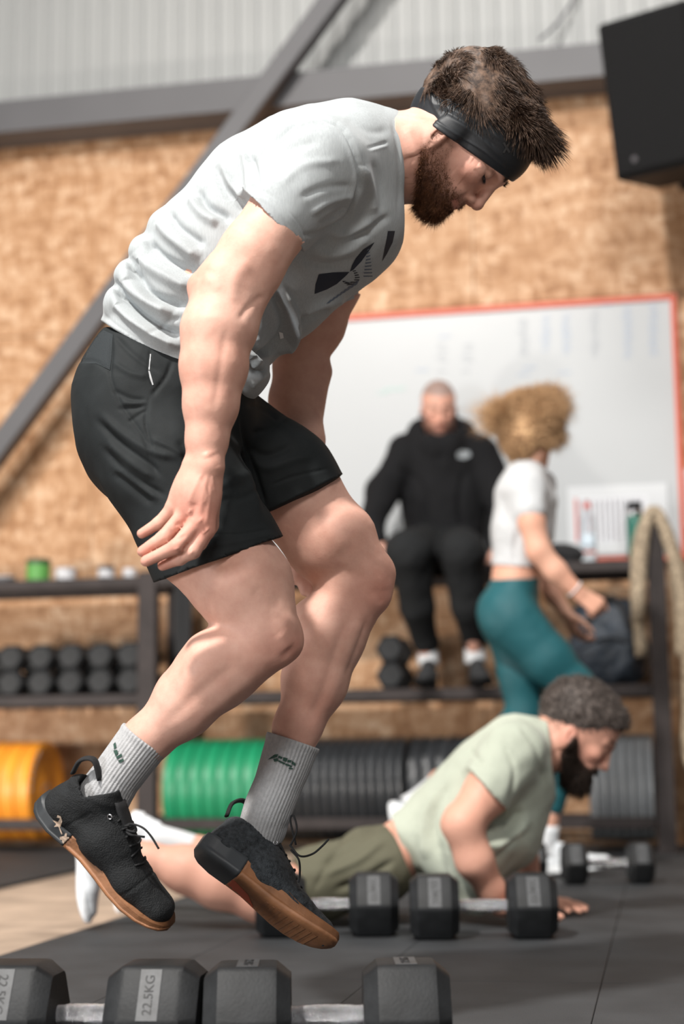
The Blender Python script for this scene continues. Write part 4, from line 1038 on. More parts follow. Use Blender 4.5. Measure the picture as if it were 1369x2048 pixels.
def build_body():
    s = Sdf()
    head_sdf(s, HO, HM, 1.0, ear=(.010, -.033), eary=-.004)
    chain_px(s, [(735, 318, 2.5, 78), (815, 315, 2.5, 78), (872, 295, 2.5, 72)], .03)
    chain_px(s, [(320, 760, 2.5, 118), (420, 620, 2.5, 135), (540, 470, 2.5, 150), (650, 360, 2.5, 118), (735, 318, 2.5, 80)], .05, flat=(NY, 1.18))
    chain_px(s, ARM_N, .014)
    chain_px(s, FORE_N, .014)
    a, b = P(438, 560, 2.258), P(402, 572, 2.262); s.cone(a, b, RP(42, a), RP(24, b), .02)             # elbow tip
    a, b = P(520, 560, 2.262), P(470, 650, 2.255); s.cone(a, b, RP(30, a), RP(38, b), .03)            # brachioradialis
    a = P(420, 935, 2.235); s.ell(a, .016, k=.02)
    # near hand: metacarpals, fingers, thumb
    kn = [(349, 1013), (375, 1021), (398, 1040), (411, 1060)]; yk = [2.262, 2.245, 2.238, 2.245]
    for i, ((x, y), wx) in enumerate(zip(kn, (386, 398, 410, 422))):
        a, b = P(wx, 935, 2.252), P(x, y, yk[i]); s.cone(a, b, RP(22, a), RP(18.5, b), .014)
    a = P(395, 985, 2.25); s.ell(a, .030, k=.02)
    fing = [[(349, 1015, 2.262, 17), (318, 1046, 2.268, 12.5), (284, 1067, 2.275, 10.5)],
            [(373, 1023, 2.248, 17.5), (328, 1075, 2.244, 14), (286, 1103, 2.252, 11)],
            [(397, 1042, 2.240, 17.5), (352, 1094, 2.228, 14.5), (293, 1122, 2.240, 11.5)],
            [(411, 1061, 2.246, 17.5), (386, 1103, 2.238, 14.5), (360, 1118, 2.246, 12.5), (325, 1131, 2.256, 11)]]
    for fg in fing: chain_px(s, fg, .0045)
    chain_px(s, [(425, 985, 2.275, 20), (420, 1050, 2.285, 16), (402, 1090, 2.275, 12)], .008)
    # far arm
    chain_px(s, [(690, 380, 2.66, 76), (662, 560, 2.70, 62), (636, 650, 2.715, 52), (598, 728, 2.72, 48)], .02)
    chain_px(s, [(598, 735, 2.72, 48), (592, 800, 2.72, 50), (606, 880, 2.70, 40), (612, 960, 2.69, 31), (606, 1040, 2.68, 28)], .02)
    a = P(600, 745, 2.70); s.cone(P(640, 745, 2.715), P(612, 850, 2.705), .022, .018, .02)
    for i, (x, y) in enumerate([(604, 1158), (603, 1172), (602, 1186), (600, 1150)]):
        chain_px(s, [(600, 1070+5*i, 2.68, 20), (594, 1120+12*i, 2.68, 11), (611, y-4, 2.676, 8.2), (624, y+5, 2.672, 7)], .004)
    # legs
    chain_px(s, THIGH_N, .014, flat=(NY, .94)); chain_px(s, SHIN_N, .016)
    a = P(568, 1283, 2.385); s.ell(a, RP(33, a), k=.025)
    a, b = P(545, 1235, 2.36), P(500, 1150, 2.35); s.cone(a, b, .022, .035, .04)
    a, b = P(420, 1322, 2.38), P(360, 1375, 2.395); s.cone(a, b, RP(50, a), RP(34, b), .03)
    chain_px(s, THIGH_F, .014, flat=(NY, .94)); chain_px(s, SHIN_F, .016)
    a, b = P(752, 1150, 2.585), P(748, 1185, 2.585); s.cone(a, b, RP(36, a), RP(31, b), .025)
    a, b = P(700, 1080, 2.57), P(735, 1130, 2.57); s.cone(a, b, RP(48, a), RP(28, b), .04)
    a, b = P(640, 1250, 2.61), P(620, 1350, 2.61); s.cone(a, b, RP(56, a), RP(46, b), .03)
    return s
sb = build_body()
bodyV, bodyF = sculpt(sb, .0046, regions=[(tuple(HO), .175, 2), (tuple(P(350, 1050, 2.25)), .10, 1), (tuple(P(415, 700, 2.25)), .20, 1)], it=3)
SK = [
 # elbow, forearm muscle and wrist
 ([(392, 560), (410, 545), (430, 543)], 8, -.0010), ([(405, 556), (425, 565), (440, 580)], 9, .0008), ([(500, 520), (470, 560), (462, 610)], 14, .0022),
 ([(528, 590), (500, 612), (478, 640)], 7, -.0022), ([(480, 640), (470, 720), (452, 800)], 16, .0013), ([(452, 660), (440, 740), (428, 820)], 8, -.0012),
 ([(410, 640), (400, 740), (398, 840)], 16, .0009), ([(428, 905), (440, 935)], 10, -.0014), ([(412, 905), (416, 915)], 9, .0022),
 # hand tendons, knuckles, finger joints
 ([(405, 945), (385, 985), (377, 1012)], 4.5, .0012), ([(415, 950), (405, 1000), (399, 1032)], 4.5, .0012), ([(424, 955), (418, 1010), (412, 1050)], 4.5, .0010),
 ([(379, 1022), (381, 1024)], 8, .0026), ([(399, 1041), (401, 1043)], 8, .0026), ([(411, 1061), (413, 1063)], 7, .0018),
 ([(390, 1005), (386, 1040)], 5, -.0014), ([(362, 1045), (350, 1052)], 4, -.0016), ([(340, 1060), (346, 1066)], 3, -.0008), ([(372, 1070), (350, 1082)], 3, -.0012),
 ([(352, 1096), (354, 1100)], 6, .0012), ([(322, 1076), (326, 1080)], 6, .0010), ([(380, 1105), (384, 1108)], 6, .0014), ([(378, 1085), (366, 1100)], 3.5, -.0014),
 ([(400, 960), (414, 985), (408, 1010)], 3, .0009), ([(425, 950), (430, 985)], 3, .0007),
 # knees, calves
 ([(540, 1215), (575, 1235), (596, 1262)], 9, .0016), ([(520, 1250), (548, 1300), (585, 1318)], 12, -.0020), ([(556, 1268), (580, 1296)], 14, .0022),
 ([(590, 1290), (560, 1322)], 7, -.0010), ([(505, 1180), (560, 1215)], 16, -.0022), ([(560, 1120), (585, 1180), (590, 1230)], 20, .0030),
 ([(430, 1290), (400, 1330), (350, 1380)], 20, .0014), ([(520, 1345), (450, 1400), (380, 1460)], 16, .0022), ([(470, 1330), (400, 1385), (330, 1450)], 12, -.0022),
 ([(745, 1125), (770, 1140), (784, 1165)], 8, -.0014), ([(745, 1180), (765, 1205)], 9, -.0016), ([(760, 1150), (768, 1180)], 12, .0020), ([(690, 1150), (730, 1150)], 14, -.0018),
 ([(722, 1230), (700, 1290), (672, 1370), (640, 1440)], 11, .0030), ([(700, 1230), (675, 1290), (650, 1370), (618, 1450)], 8, -.0028), ([(664, 1240), (630, 1320), (606, 1400)], 22, .0026),
 ([(735, 1235), (712, 1300), (690, 1350)], 5, -.0016), ([(712, 1245), (716, 1262)], 9, .0016), ([(640, 1050), (690, 1100)], 26, .0024), ([(625, 1160), (660, 1150), (700, 1135)], 14, -.0020),
 ([(730, 1040), (765, 1095)], 12, -.0015),
 # neck
 ([(812, 250), (830, 300), (838, 360)], 10, .0030), ([(846, 262), (850, 310), (834, 370)], 8, -.0028), ([(864, 282), (852, 300)], 5, -.0016),
 # face: nasolabial fold, lid, cheek, temple
 ([(938, 386), (920, 396), (905, 404)], 4, -.0016), ([(958, 330), (968, 345), (970, 356)], 3.5, .0014), ([(950, 338), (962, 356)], 3, -.0012), ([(905, 345), (925, 362)], 14, .0014),
 ([(888, 408), (896, 416)], 3.5, -.0018), ([(945, 318), (960, 328)], 8, -.0014),
]
bodyV = strokes(bodyV, bodyF, SK)
bn = vnormals(bodyV, bodyF); bodyV = bodyV+bn*(.0016*(vnoise(bodyV, 26, 9)-.5)+.0005*(vnoise(bodyV, 90, 4)-.5))[:, None]*(1-.7*(np.linalg.norm(bodyV-HO, axis=1) < .16))[:, None]
sho, shr = shirt_sdf(False), shorts_sdf(False)
hemA, hemn = px_plane((200, 640), (478, 800), 2.5); hemn = hemn if hemn[2] < 0 else -hemn
slA, sln = px_plane((488, 381), (606, 500), 2.28); sln = sln if sln[0] < 0 else -sln
flA, fln = px_plane((600, 628), (694, 604), 2.70); fln = fln if fln[2] < 0 else -fln
colA, coln = px_plane((797, 236), (806, 420), 2.5); coln = coln if coln[0] > 0 else -coln
side = lambda A, n: (bodyV-A) @ n
m = (side(hemA, hemn) < .01) & (side(colA, coln) < -.006) & ~((side(slA, sln) > -.012) & (bodyV[:, 1] < 2.36)) & ~((side(flA, fln) > -.008) & (bodyV[:, 1] > 2.60))
bodyV = tuck(bodyV, sho, m, .022)
nhA, nhn = px_plane((300, 1168), (560, 1074), 2.40); nhn = nhn if nhn[2] < 0 else -nhn
fhA, fhn = px_plane((515, 1024), (672, 953), 2.58); fhn = fhn if fhn[2] < 0 else -fhn
wA, wn = px_plane((190, 640), (480, 770), 2.5); wn = wn if wn[2] > 0 else -wn
m = (side(wA, wn) < .03) & (bodyV[:, 1] > 2.302) & (bodyV[:, 1] < 2.66) & np.where(bodyV[:, 1] < 2.5, side(nhA, nhn) < -.012, side(fhA, fhn) < -.010)
bodyV = tuck(bodyV, shr, m, .018)
bc = skin_col(bodyV)
redden(bodyV, bc, [P(395, 568, 2.24), P(380, 1022, 2.235), P(400, 1042, 2.235), P(412, 1060, 2.24), P(585, 1290, 2.37), P(768, 1180, 2.56)], .032, .4)
redden(bodyV, bc, [P(288, 1068, 2.27), P(288, 1103, 2.25), P(298, 1122, 2.24), P(330, 1130, 2.25), P(352, 1094, 2.22)], .018, .55)
redden(bodyV, bc, [P(560, 1310, 2.36), P(745, 1200, 2.56), P(640, 1420, 2.55), P(420, 1000, 2.24), P(840, 320, 2.42)], .05, .28)
paint_face(bodyV, bc, HO, HM, beard=(.13, .062, .034), brow=(.05, .028, .018), beard_amt=.52)
body = mesh_obj('body', bodyV, fixtri(bodyF), M_skin, man, col=bc)

# headband: skull inflated and cut by two planes
def band_sdf():
    s = Sdf(); w = lambda x, y, z: HO+HM @ np.array([x, y, z])
    s.ell(w(-.018, 0, .036), np.array([.097, .077, .086])+.0075, HM, .02)
    s.ell(w(.030, 0, .038), np.array([.062, .060, .058])+.0075, HM, .02)
    s.ell(w(-.045, 0, -.012), np.array([.055, .055, .055])+.008, HM, .03)
    s.cone(w(.028, 0, .0), w(.046, 0, -.072), .067, .049, .02)
    for q in (-1, 1): s.ell(w(-.006, q*.074, -.040), np.array([.022, .010, .034]), HM, .02)
    return s
sbd = band_sdf()
A, n = px_plane((828, 226), (1019, 360), 2.42); n = n if n[2] > 0 else -n; sbd.cut(A, -n, .003)
A2, n2 = px_plane((843, 172), (1060, 268), 2.42); n2 = n2 if n2[2] > 0 else -n2; sbd.cut(A2, n2, .003)
V, F = sculpt(sbd, .0035, it=2, sub=True)
V = strokes(V, F, [([(880, 215), (940, 250), (1000, 300)], 4, -.0016), ([(860, 205), (930, 232), (1010, 285)], 4, .0014), ([(900, 235), (960, 275), (1010, 322)], 4, .0012),
                   ([(858, 190), (880, 235)], 4, .0014), ([(829, 221), (859, 234), (908, 266), (967, 301), (1012, 340)], 2.5, .0012)])
hb = mesh_obj('headband', V, fixtri(F), M_band, man)
M_ghost = simple('charcoal_tonal_print', (.035, .036, .038, 1), .45)
dx = 1.0
bvb = bvh_of(V, F)
decal('tonal_logo', [[(1006, 286), (1010, 284), (1022, 304), (1018, 306)], [(1018, 284), (1022, 285), (1010, 306), (1006, 305)], [(1028, 296), (1031, 296), (1030, 312), (1027, 312)], [(1036, 302), (1039, 302), (1037, 317), (1034, 317)]], bvb, M_ghost, hb)
# scalp volume under the loose hair and strands over it
def hair_vol():
    s = Sdf(); w = lambda x, y, z: HO+HM @ np.array([x, y, z])
    s.ell(w(-.022, 0, .046), np.array([.108, .082, .088]), HM, .02)
    s.ell(w(.044, 0, .078), np.array([.056, .058, .044]), HM, .03)
    s.ell(w(-.042, 0, .052), np.array([.088, .074, .074]), HM, .03)
    s.ell(w(-.045, 0, -.012), np.array([.063, .064, .062]), HM, .03)
    A, n = px_plane((838, 186), (1062, 282), 2.42); n = n if n[2] > 0 else -n; s.cut(A, -n, .01)
    return s
shv = hair_vol(); V, F = sculpt(shv, .005, it=2, sub=True); N = vnormals(V, F)
nz = vnoise(V@HM*np.array([.5, 1.4, 1.0]), 70, 2)-.5; V = V+N*(.009*nz)[:, None]
hair_parts = [(V, fixtri(F))]
lv = head_local(V, HO, HM)
idx = rng.choice(len(V), 20000); Pq = V[idx]-N[idx]*.0015; l = lv[idx]
cl = np.stack([vnoise(Pq, 30, 11), vnoise(Pq, 30, 12), vnoise(Pq, 30, 13)], 1)-.5
D = N[idx]*.72 + hF*(.6+.4*sstep(l[:, 0], 0, .08))[:, None] + hU*.12 + cl*2.0
L = (.018+.009*sstep(l[:, 0], -.03, .07)*sstep(l[:, 2], .05, .1))*rng.uniform(.6, 1.25, len(idx))
Vs, Fs = strands(Pq, unit(D.T).T if False else D/np.linalg.norm(D, axis=1)[:, None], L, .0007, 5, bend=np.tile(hF*.65-np.array([0, 0, .40]), (len(idx), 1))+cl*.8, jit=.11, seed=3)
hair_parts.append((Vs, Fs)); Vh, Fh = merge(hair_parts)
mesh_obj('hair', Vh, Fh, M_hair, man)
# beard and eyebrows as short strands
q = head_local(bodyV, HO, HM); x, y, z = q.T; ay = abs(y)
lim, low = beard_lims(x)
lipm = np.exp(-(((z+.069)/.0055)**2))*(x > .074)*(ay < .026) > .5
mask = (z < lim-.004*rng.random(len(z)))&(x > -.012)&(z > low)&(x < .13)&~lipm&(ay < .09)
cand = np.where(mask)[0]; wgt = .10+sstep(-q[cand, 2]-.5*np.clip(.03-q[cand, 0], 0, .05), .045, .085); pick = rng.choice(cand, 8500, p=wgt/wgt.sum()); bnn = vnormals(bodyV, bodyF)
pp = bodyV[pick]+rng.normal(0, .0009, (len(pick), 3))-bnn[pick]*.001; qd = q[pick]
D = bnn[pick]*.75+(-hU)*.75+hF*.15; L = (.0045+.012*sstep(-qd[:, 2], .070, .112)+.004*sstep(qd[:, 0], .03, .08))*rng.uniform(.6, 1.2, len(pick))
Vs, Fs = strands(pp, D/np.linalg.norm(D, axis=1)[:, None], L, .00032, 2, jit=.35, seed=4)
mesh_obj('beard', Vs, Fs, M_beard, man)
t = np.clip((ay-.010)/.036, 0, 1); mb = (abs(z-(.0235+.006*np.sin(t*2.4))) < .0045)&(ay > .009)&(ay < .047)&(x > .05)
cand = np.where(mb)[0]; pick = rng.choice(cand, 900); sgn = np.sign(y[pick])[:, None]
D = bnn[pick]*.4+sgn*HM[:, 1]*.9+hU*.25
Vs, Fs = strands(bodyV[pick]+rng.normal(0, .0008, (900, 3)), D/np.linalg.norm(D, axis=1)[:, None], np.full(900, .008), .0003, 2, jit=.25, seed=5)
mesh_obj('eyebrow', Vs, Fs, M_hair, man)
# eyelashes
for qd_ in (-1, 1):
    pts = np.array([HO+HM@np.array([.0735+.0135*math.cos(a*1.0), qd_*(.031+.0145*math.sin(a)), -.009]) for a in np.linspace(-1.1, 1.1, 60)])
    D = np.tile(hF*.8-hU*.75, (60, 1)); Vs, Fs = strands(pts-hF*.002, D/np.linalg.norm(D[0]), np.full(60, .008), .00035, 2, jit=.18, seed=6)
    mesh_obj('eyelash', Vs, Fs, M_lace, man)

# ------------------------------------------------------------------ t-shirt
V, F = sculpt(shirt_sdf(), .0045, it=3, sub=True)
SH = [
 # armhole seam
 ([(522, 322), (537, 298), (580, 252), (628, 232), (686, 257), (715, 315), (721, 360), (715, 390), (691, 440), (643, 465), (612, 470)], 5, -.0035),
 ([(532, 330), (546, 303), (586, 260), (630, 240), (680, 264), (706, 316), (712, 360), (706, 386), (684, 432), (640, 456)], 5, .0020),
 ([(500, 388), (545, 410), (590, 465), (600, 492)], 4, .0010), ([(508, 372), (555, 398), (600, 450), (612, 484)], 2.5, -.0009),
 # sleeve pulls
 ([(545, 345), (580, 300), (640, 280)], 9, -.0022), ([(560, 370), (610, 330), (680, 322)], 9, .0020), ([(600, 395), (650, 375), (706, 372)], 8, -.0022), ([(620, 430), (660, 405), (708, 392)], 7, .0024),
 ([(640, 452), (670, 430), (700, 410)], 6, -.0024),
 # back of the shoulder
 ([(500, 310), (512, 350), (515, 380)], 7, -.0030), ([(485, 300), (496, 345), (498, 385)], 7, .0026), ([(430, 330), (445, 370), (480, 410), (500, 420)], 10, -.0040), ([(445, 330), (462, 370), (492, 398)], 8, .0034),
 ([(395, 380), (412, 410), (448, 430), (458, 446)], 8, -.0050), ([(380, 395), (402, 428), (438, 450)], 9, .0045),
 # rolls over the lower back
 ([(335, 420), (352, 450), (382, 472), (410, 492)], 9, -.0042), ([(318, 440), (338, 470), (372, 498), (400, 520)], 12, .0060),
 ([(292, 478), (318, 508), (352, 530), (392, 548)], 9, -.0050), ([(275, 500), (300, 535), (345, 562), (385, 580)], 13, .0065),
 ([(258, 515), (275, 550), (305, 588), (350, 606), (378, 612)], 9, -.0065), ([(248, 540), (262, 575), (298, 608), (345, 630)], 12, .0070),
 ([(230, 560), (246, 592), (278, 622), (325, 655), (365, 672)], 8, -.0070), ([(225, 590), (240, 615), (270, 645), (318, 678), (362, 695)], 10, .0065),
 ([(206, 628), (238, 655), (280, 682), (330, 706), (362, 716)], 4, -.0016),
 ([(300, 672), (318, 655), (340, 642), (362, 636)], 5, -.0025),
 # side and front of the trunk
 ([(566, 575), (592, 640), (584, 680), (556, 706)], 7, .0070), ([(548, 580), (572, 640), (562, 680), (530, 708)], 10, -.0060), ([(512, 590), (520, 650), (500, 720)], 12, .0030),
 ([(600, 630), (650, 610), (690, 592)], 10, .0040), ([(590, 652), (620, 632), (660, 616)], 7, -.0040), ([(620, 500), (660, 510), (700, 500), (740, 470)], 12, .0030), ([(606, 520), (660, 530), (712, 516)], 9, -.0026),
 ([(660, 470), (700, 466), (745, 440)], 9, .0030), ([(700, 478), (740, 460), (780, 430)], 7, -.0026), ([(728, 330), (742, 380), (748, 430)], 9, .0026), ([(745, 320), (760, 370), (764, 430)], 7, -.0020),
 ([(735, 296), (756, 290), (776, 284)], 3, -.0014), ([(742, 302), (776, 292)], 2.5, .0010), ([(785, 240), (797, 300), (800, 370), (796, 430)], 5, -.0018),
 ([(500, 690), (520, 705), (545, 700)], 7, -.0060), ([(498, 722), (512, 738), (536, 742)], 7, -.0070), ([(480, 700), (500, 715), (520, 735)], 9, .0060), ([(500, 770), (520, 752), (530, 740)], 8, .0040),
 ([(495, 740), (478, 765), (470, 800)], 8, -.0030), ([(540, 220), (600, 228), (660, 222)], 10, .0012), ([(690, 235), (740, 262), (780, 262)], 9, -.0018),
]
N = vnormals(V, F)
u = (V @ unit([.72, .1, .69])); wv = vnoise(V*np.array([1, .6, 1]), 13, 21)-.5; wv2 = vnoise(V*np.array([1.2, .7, 1]), 34, 22)-.5
V = V+N*(.0055*wv+.0026*wv2)[:, None]
V = strokes(V, F, [(a, b, c*(2.3 if abs(c) > .0025 else 1.2)) for a, b, c in SH])
shirt = mesh_obj('shirt', V, fixtri(F), M_shirt, man); bvs = bvh_of(V, F)
def X6(pts): return [(560+a/5.266, 460+b/5.266) for a, b in pts]
def stripes(a0, a1, b0, b1, n, wfrac=.45):
    out = []; a0, a1, b0, b1 = map(np.array, (a0, a1, b0, b1))
    for i in range(n):
        t0 = i/n; t1 = (i+wfrac)/n
        out.append([tuple(a0+(a1-a0)*t0), tuple(a0+(a1-a0)*t1), tuple(b0+(b1-b0)*t1), tuple(b0+(b1-b0)*t0)])
    return out
logo = [X6([(412, 466), (560, 447), (735, 442), (700, 480), (600, 570), (500, 625), (368, 674), (378, 570)]),
        X6([(740, 438), (762, 370), (800, 300), (880, 205), (1000, 128), (940, 220), (860, 330), (775, 420)])]
decal('chest_print', logo, bvs, M_navy, shirt)
M_navy2 = simple('slate_blue_print', (.12, .15, .20, 1), .7)
st = stripes((765, 430), (850, 560), (800, 425), (800, 545), 1)
pr = [X6([(760+a, 425+b) for a, b in q]) for q in [[(5, 5), (40, 0), (46, 8), (12, 14)], [(18, 26), (55, 20), (62, 28), (26, 36)], [(28, 48), (70, 42), (76, 52), (34, 60)], [(30, 72), (80, 68), (84, 78), (32, 84)], [(26, 96), (80, 94), (78, 106), (24, 106)],
        [(-10, 120), (60, 118), (48, 130), (-20, 134)], [(-60, 120), (-16, 132), (-40, 146), (-86, 136)], [(-30, 140), (30, 136), (10, 152), (-60, 158)], [(-100, 112), (-60, 112), (-84, 126), (-96, 124)]]]
decal('chest_stripe', pr, bvs, M_navy, shirt)
pr = [X6([(490+i*42, 775-i*26), (520+i*42, 770-i*28), (560+i*40, 735-i*30), (535+i*38, 735-i*28)]) for i in range(8)]
pr += [X6([(880+i*5, 480-i*34), (980-i*4, 480-i*36), (976-i*4, 492-i*36), (884+i*5, 494-i*34)]) for i in range(9)]
decal('chest_shade_print', pr, bvs, M_navy2, shirt)
decal('chest_panel', [X6([(1140, 10), (1215, 10), (1190, 130), (1130, 250), (1080, 330), (1105, 200), (1128, 90)])], bvs, M_navy, shirt)
decal('hem_tag', [[(558, 664), (566, 666), (568, 676), (561, 678)]], bvs, simple('white_tag', (.8, .8, .8, 1), .6), shirt)

# ------------------------------------------------------------------ shorts
V, F = sculpt(shorts_sdf(), .0045, it=3, sub=True)
def X3(pts): return [(120+a/2.36, 640+b/2.36) for a, b in pts]
SS = [(X3(p), w_, h_) for p, w_, h_ in [
 ([(170, 470), (280, 580), (420, 680), (480, 740)], 7, -.0050), ([(190, 440), (300, 540), (430, 620), (560, 650)], 8, .0045),
 ([(200, 600), (300, 710), (420, 790), (500, 830)], 7, -.0045), ([(220, 570), (330, 670), (450, 750)], 8, .0040), ([(250, 720), (350, 800), (440, 870)], 8, -.0040), ([(260, 690), (370, 770), (470, 850)], 7, .0034),
 ([(245, 80), (235, 250), (290, 400), (400, 560), (430, 700)], 4, -.0022), ([(420, 370), (405, 480), (430, 600), (450, 720)], 4, -.0022),
 ([(250, 330), (330, 370), (410, 380)], 5, -.0028), ([(270, 420), (350, 415), (410, 400)], 5, -.0026), ([(290, 390), (350, 395), (405, 390)], 5, .0026), ([(320, 480), (370, 450), (410, 420)], 4, -.0022),
 ([(250, 60), (310, 130), (380, 190), (470, 250)], 6, -.0028), ([(250, 200), (330, 250), (420, 270)], 6, .0030), ([(530, 190), (500, 270), (430, 360)], 5, -.0026), ([(90, 200), (160, 195), (240, 245)], 4, -.0022),
 ([(240, 60), (244, 160), (236, 250)], 4, -.0024), ([(430, 130), (418, 230), (440, 320)], 3, -.0012),
 ([(850, 460), (880, 600), (930, 750), (975, 900)], 6, -.0050), ([(830, 440), (860, 620), (905, 780), (950, 900)], 8, .0040), ([(890, 600), (980, 640), (1100, 590)], 8, -.0036), ([(900, 660), (980, 700), (1100, 660), (1200, 640)], 9, .0032),
 ([(900, 540), (1000, 510), (1080, 460)], 6, -.0030), ([(1000, 780), (1100, 740), (1270, 700)], 3, -.0014), ([(700, 1015), (850, 1010), (1000, 985)], 3, -.0014), ([(700, 1040), (760, 1060), (1010, 1010)], 4, .0012),
 ([(640, 540), (780, 560), (860, 620)], 8, .0024), ([(700, 800), (830, 760), (900, 720)], 9, .0026), ([(760, 850), (860, 840), (940, 800)], 7, -.0024), ([(560, 560), (600, 650), (620, 760)], 9, -.0026),
 ([(430, 560), (520, 600), (590, 640)], 6, .0030), ([(700, 1010), (690, 1060), (590, 1130), (560, 1190)], 4, -.0030), ([(440, 1150), (520, 1130), (590, 1100)], 4, -.0016),
 ([(880, 400), (960, 420), (1030, 470)], 5, -.0024)]]
N = vnormals(V, F); V = V+N*(.0030*(vnoise(V, 16, 31)-.5)+.0012*(vnoise(V, 45, 32)-.5))[:, None]
V = strokes(V, F, SS)
shorts = mesh_obj('shorts', V, fixtri(F), M_shorts, man); bvsh = bvh_of(V, F)
decal('mesh_panel', [X3([(190, 40), (250, 68), (245, 160), (236, 236), (170, 205), (96, 205), (115, 130), (150, 75)])], bvsh, M_mesh, shorts)
decal('pocket_zip', [X3([(425, 160), (430, 160), (424, 235), (418, 235)]), X3([(417, 240), (423, 238), (434, 275), (442, 305), (436, 307), (424, 275)])], bvsh, simple('grey_zip', (.30, .31, .32, 1), .4), shorts)

# ------------------------------------------------------------------ socks and shoes
camx, camy, camz = RCn[:, 0], RCn[:, 1], -RCn[:, 2]      # right, up, away from the camera
def chain_pts(L): p = [P(x, y, Y) for x, y, Y, r in L]; return p, [RP(q[3], a) for q, a in zip(L, p)]
p, r_ = chain_pts([(290, 1478, 2.41, 52.5), (262, 1515, 2.411, 51), (232, 1556, 2.413, 50), (205, 1598, 2.415, 56), (190, 1640, 2.415, 50)])
lat1 = frame(camx*.72-camy*.69-camz*.10, camx*.69+camy*.72-camz*.30)[:, 1]; lat2 = frame(camx*.78-camy*.63+camz*.05, camx*.52+camy*.60+camz*.58)[:, 1]
sk1 = sock(p, r_, 'sock', M_sock, man, lat=lat1)
p, r_ = chain_pts([(587, 1481, 2.595, 54), (574, 1520, 2.594, 52), (556, 1570, 2.592, 48), (536, 1620, 2.588, 49), (524, 1660, 2.59, 48), (512, 1690, 2.60, 40)])
sk2 = sock(p, r_, 'sock', M_sock, man, lat=lat2, latk=.62)
def mesh_world(o): 
    off = LOC[o.name]; return np.array([v.co[:] for v in o.data.vertices])+off, [tuple(f.vertices) for f in o.data.polygons]
def bvh_obj(o): V, F = mesh_world(o); return BVHTree.FromPolygons([tuple(v) for v in V], F)
def glyph_row(cx, cy, ux, uy, n, w_, h_, sl):
    out = []
    for i in range(n):
        for j in range(2):
            a = (cx+ux*(i*w_*1.25)+sl*j*h_*.5, cy+uy*(i*w_*1.25)+j*h_*.62)
            out.append([a, (a[0]+ux*w_, a[1]+uy*w_), (a[0]+ux*w_-sl*h_*.3, a[1]+uy*w_+h_*.45), (a[0]-sl*h_*.3, a[1]+h_*.45)])
    return out
def Y6(pts): return [(360+a/3.938, 1420+b/3.938) for a, b in pts]
gl = [Y6(q) for q in [[(745, 350), (775, 348), (765, 372), (690, 392)], [(735, 385), (770, 378), (775, 400), (745, 408)], [(780, 358), (808, 372), (800, 386), (772, 376)], [(815, 372), (850, 380), (838, 410), (808, 398)],
      [(850, 392), (880, 395), (875, 415), (846, 410)], [(885, 400), (915, 425), (908, 440), (880, 425)], [(780, 395), (830, 418), (824, 430), (774, 406)], [(835, 420), (885, 440), (880, 452), (828, 432)], [(860, 452), (892, 458), (885, 470), (855, 460)]]]
decal('sock_lettering', gl, bvh_obj(sk2), M_green_ink, sk2, step=4, off=.0018)
def Y5(pts): return [(40+a/3.938, 1380+b/3.938) for a, b in pts]
gl = [Y5(q) for q in [[(735, 425), (752, 410), (760, 450), (742, 470)], [(735, 475), (765, 470), (775, 500), (752, 520)], [(755, 525), (800, 500), (806, 520), (765, 545)], [(770, 555), (815, 540), (818, 556), (790, 575)]]]
decal('sock_lettering', gl, bvh_obj(sk1), M_green_ink, sk1, step=4, off=.0018)
mats1 = dict(upper=M_upper, sole=M_gum, heel=M_heel, tongue=M_lace, lace=M_lace, metal=M_metal)
mats2 = dict(mats1, upper=M_upper2, heel=simple('grey_rubber_heel', (.055, .060, .066, 1), .5, spec=.4))
sh1, g1, w1 = shoe(P(70, 1612, 2.422), camx*.72-camy*.69-camz*.10, camx*.69+camy*.72-camz*.30, .277, man, mats1, low=.72)
sh2, g2, w2 = shoe(P(388, 1706, 2.535), camx*.78-camy*.63+camz*.05, camx*.52+camy*.60+camz*.58, .272, man, mats2)
vv_, ff_ = mesh_world(sh1); hc_ = [c for c in sh1.children if c.name.startswith('heel_counter')][0]; v2_, f2_ = mesh_world(hc_)
bv1 = BVHTree.FromPolygons([tuple(v) for v in np.vstack([vv_, v2_])], ff_+[tuple(i+len(vv_) for i in f) for f in f2_])
so_ = [c for c in sh2.children if c.name.startswith('sole')][0]
decal('sole_insert', [[(447, 1752), (470, 1762), (497, 1790), (507, 1815), (497, 1832), (476, 1805)]], bvh_obj(so_), simple('orange_sole_insert', (.50, .085, .03, 1), .5), so_, step=6)
lg = [Y5(q) for q in [[(255, 1025), (300, 1040), (322, 1000), (332, 1030), (300, 1062), (322, 1075), (268, 1078), (285, 1056)], [(296, 985), (322, 996), (318, 1012), (290, 1004)], [(296, 1060), (304, 1058), (335, 1135), (326, 1140)],
      [(312, 1158), (348, 1150), (360, 1124), (372, 1128), (366, 1156), (388, 1160), (380, 1180), (352, 1172), (352, 1210), (338, 1208), (330, 1180), (316, 1178)]]]
decal('shoe_logo', lg, bv1, M_beige, sh1, step=3)
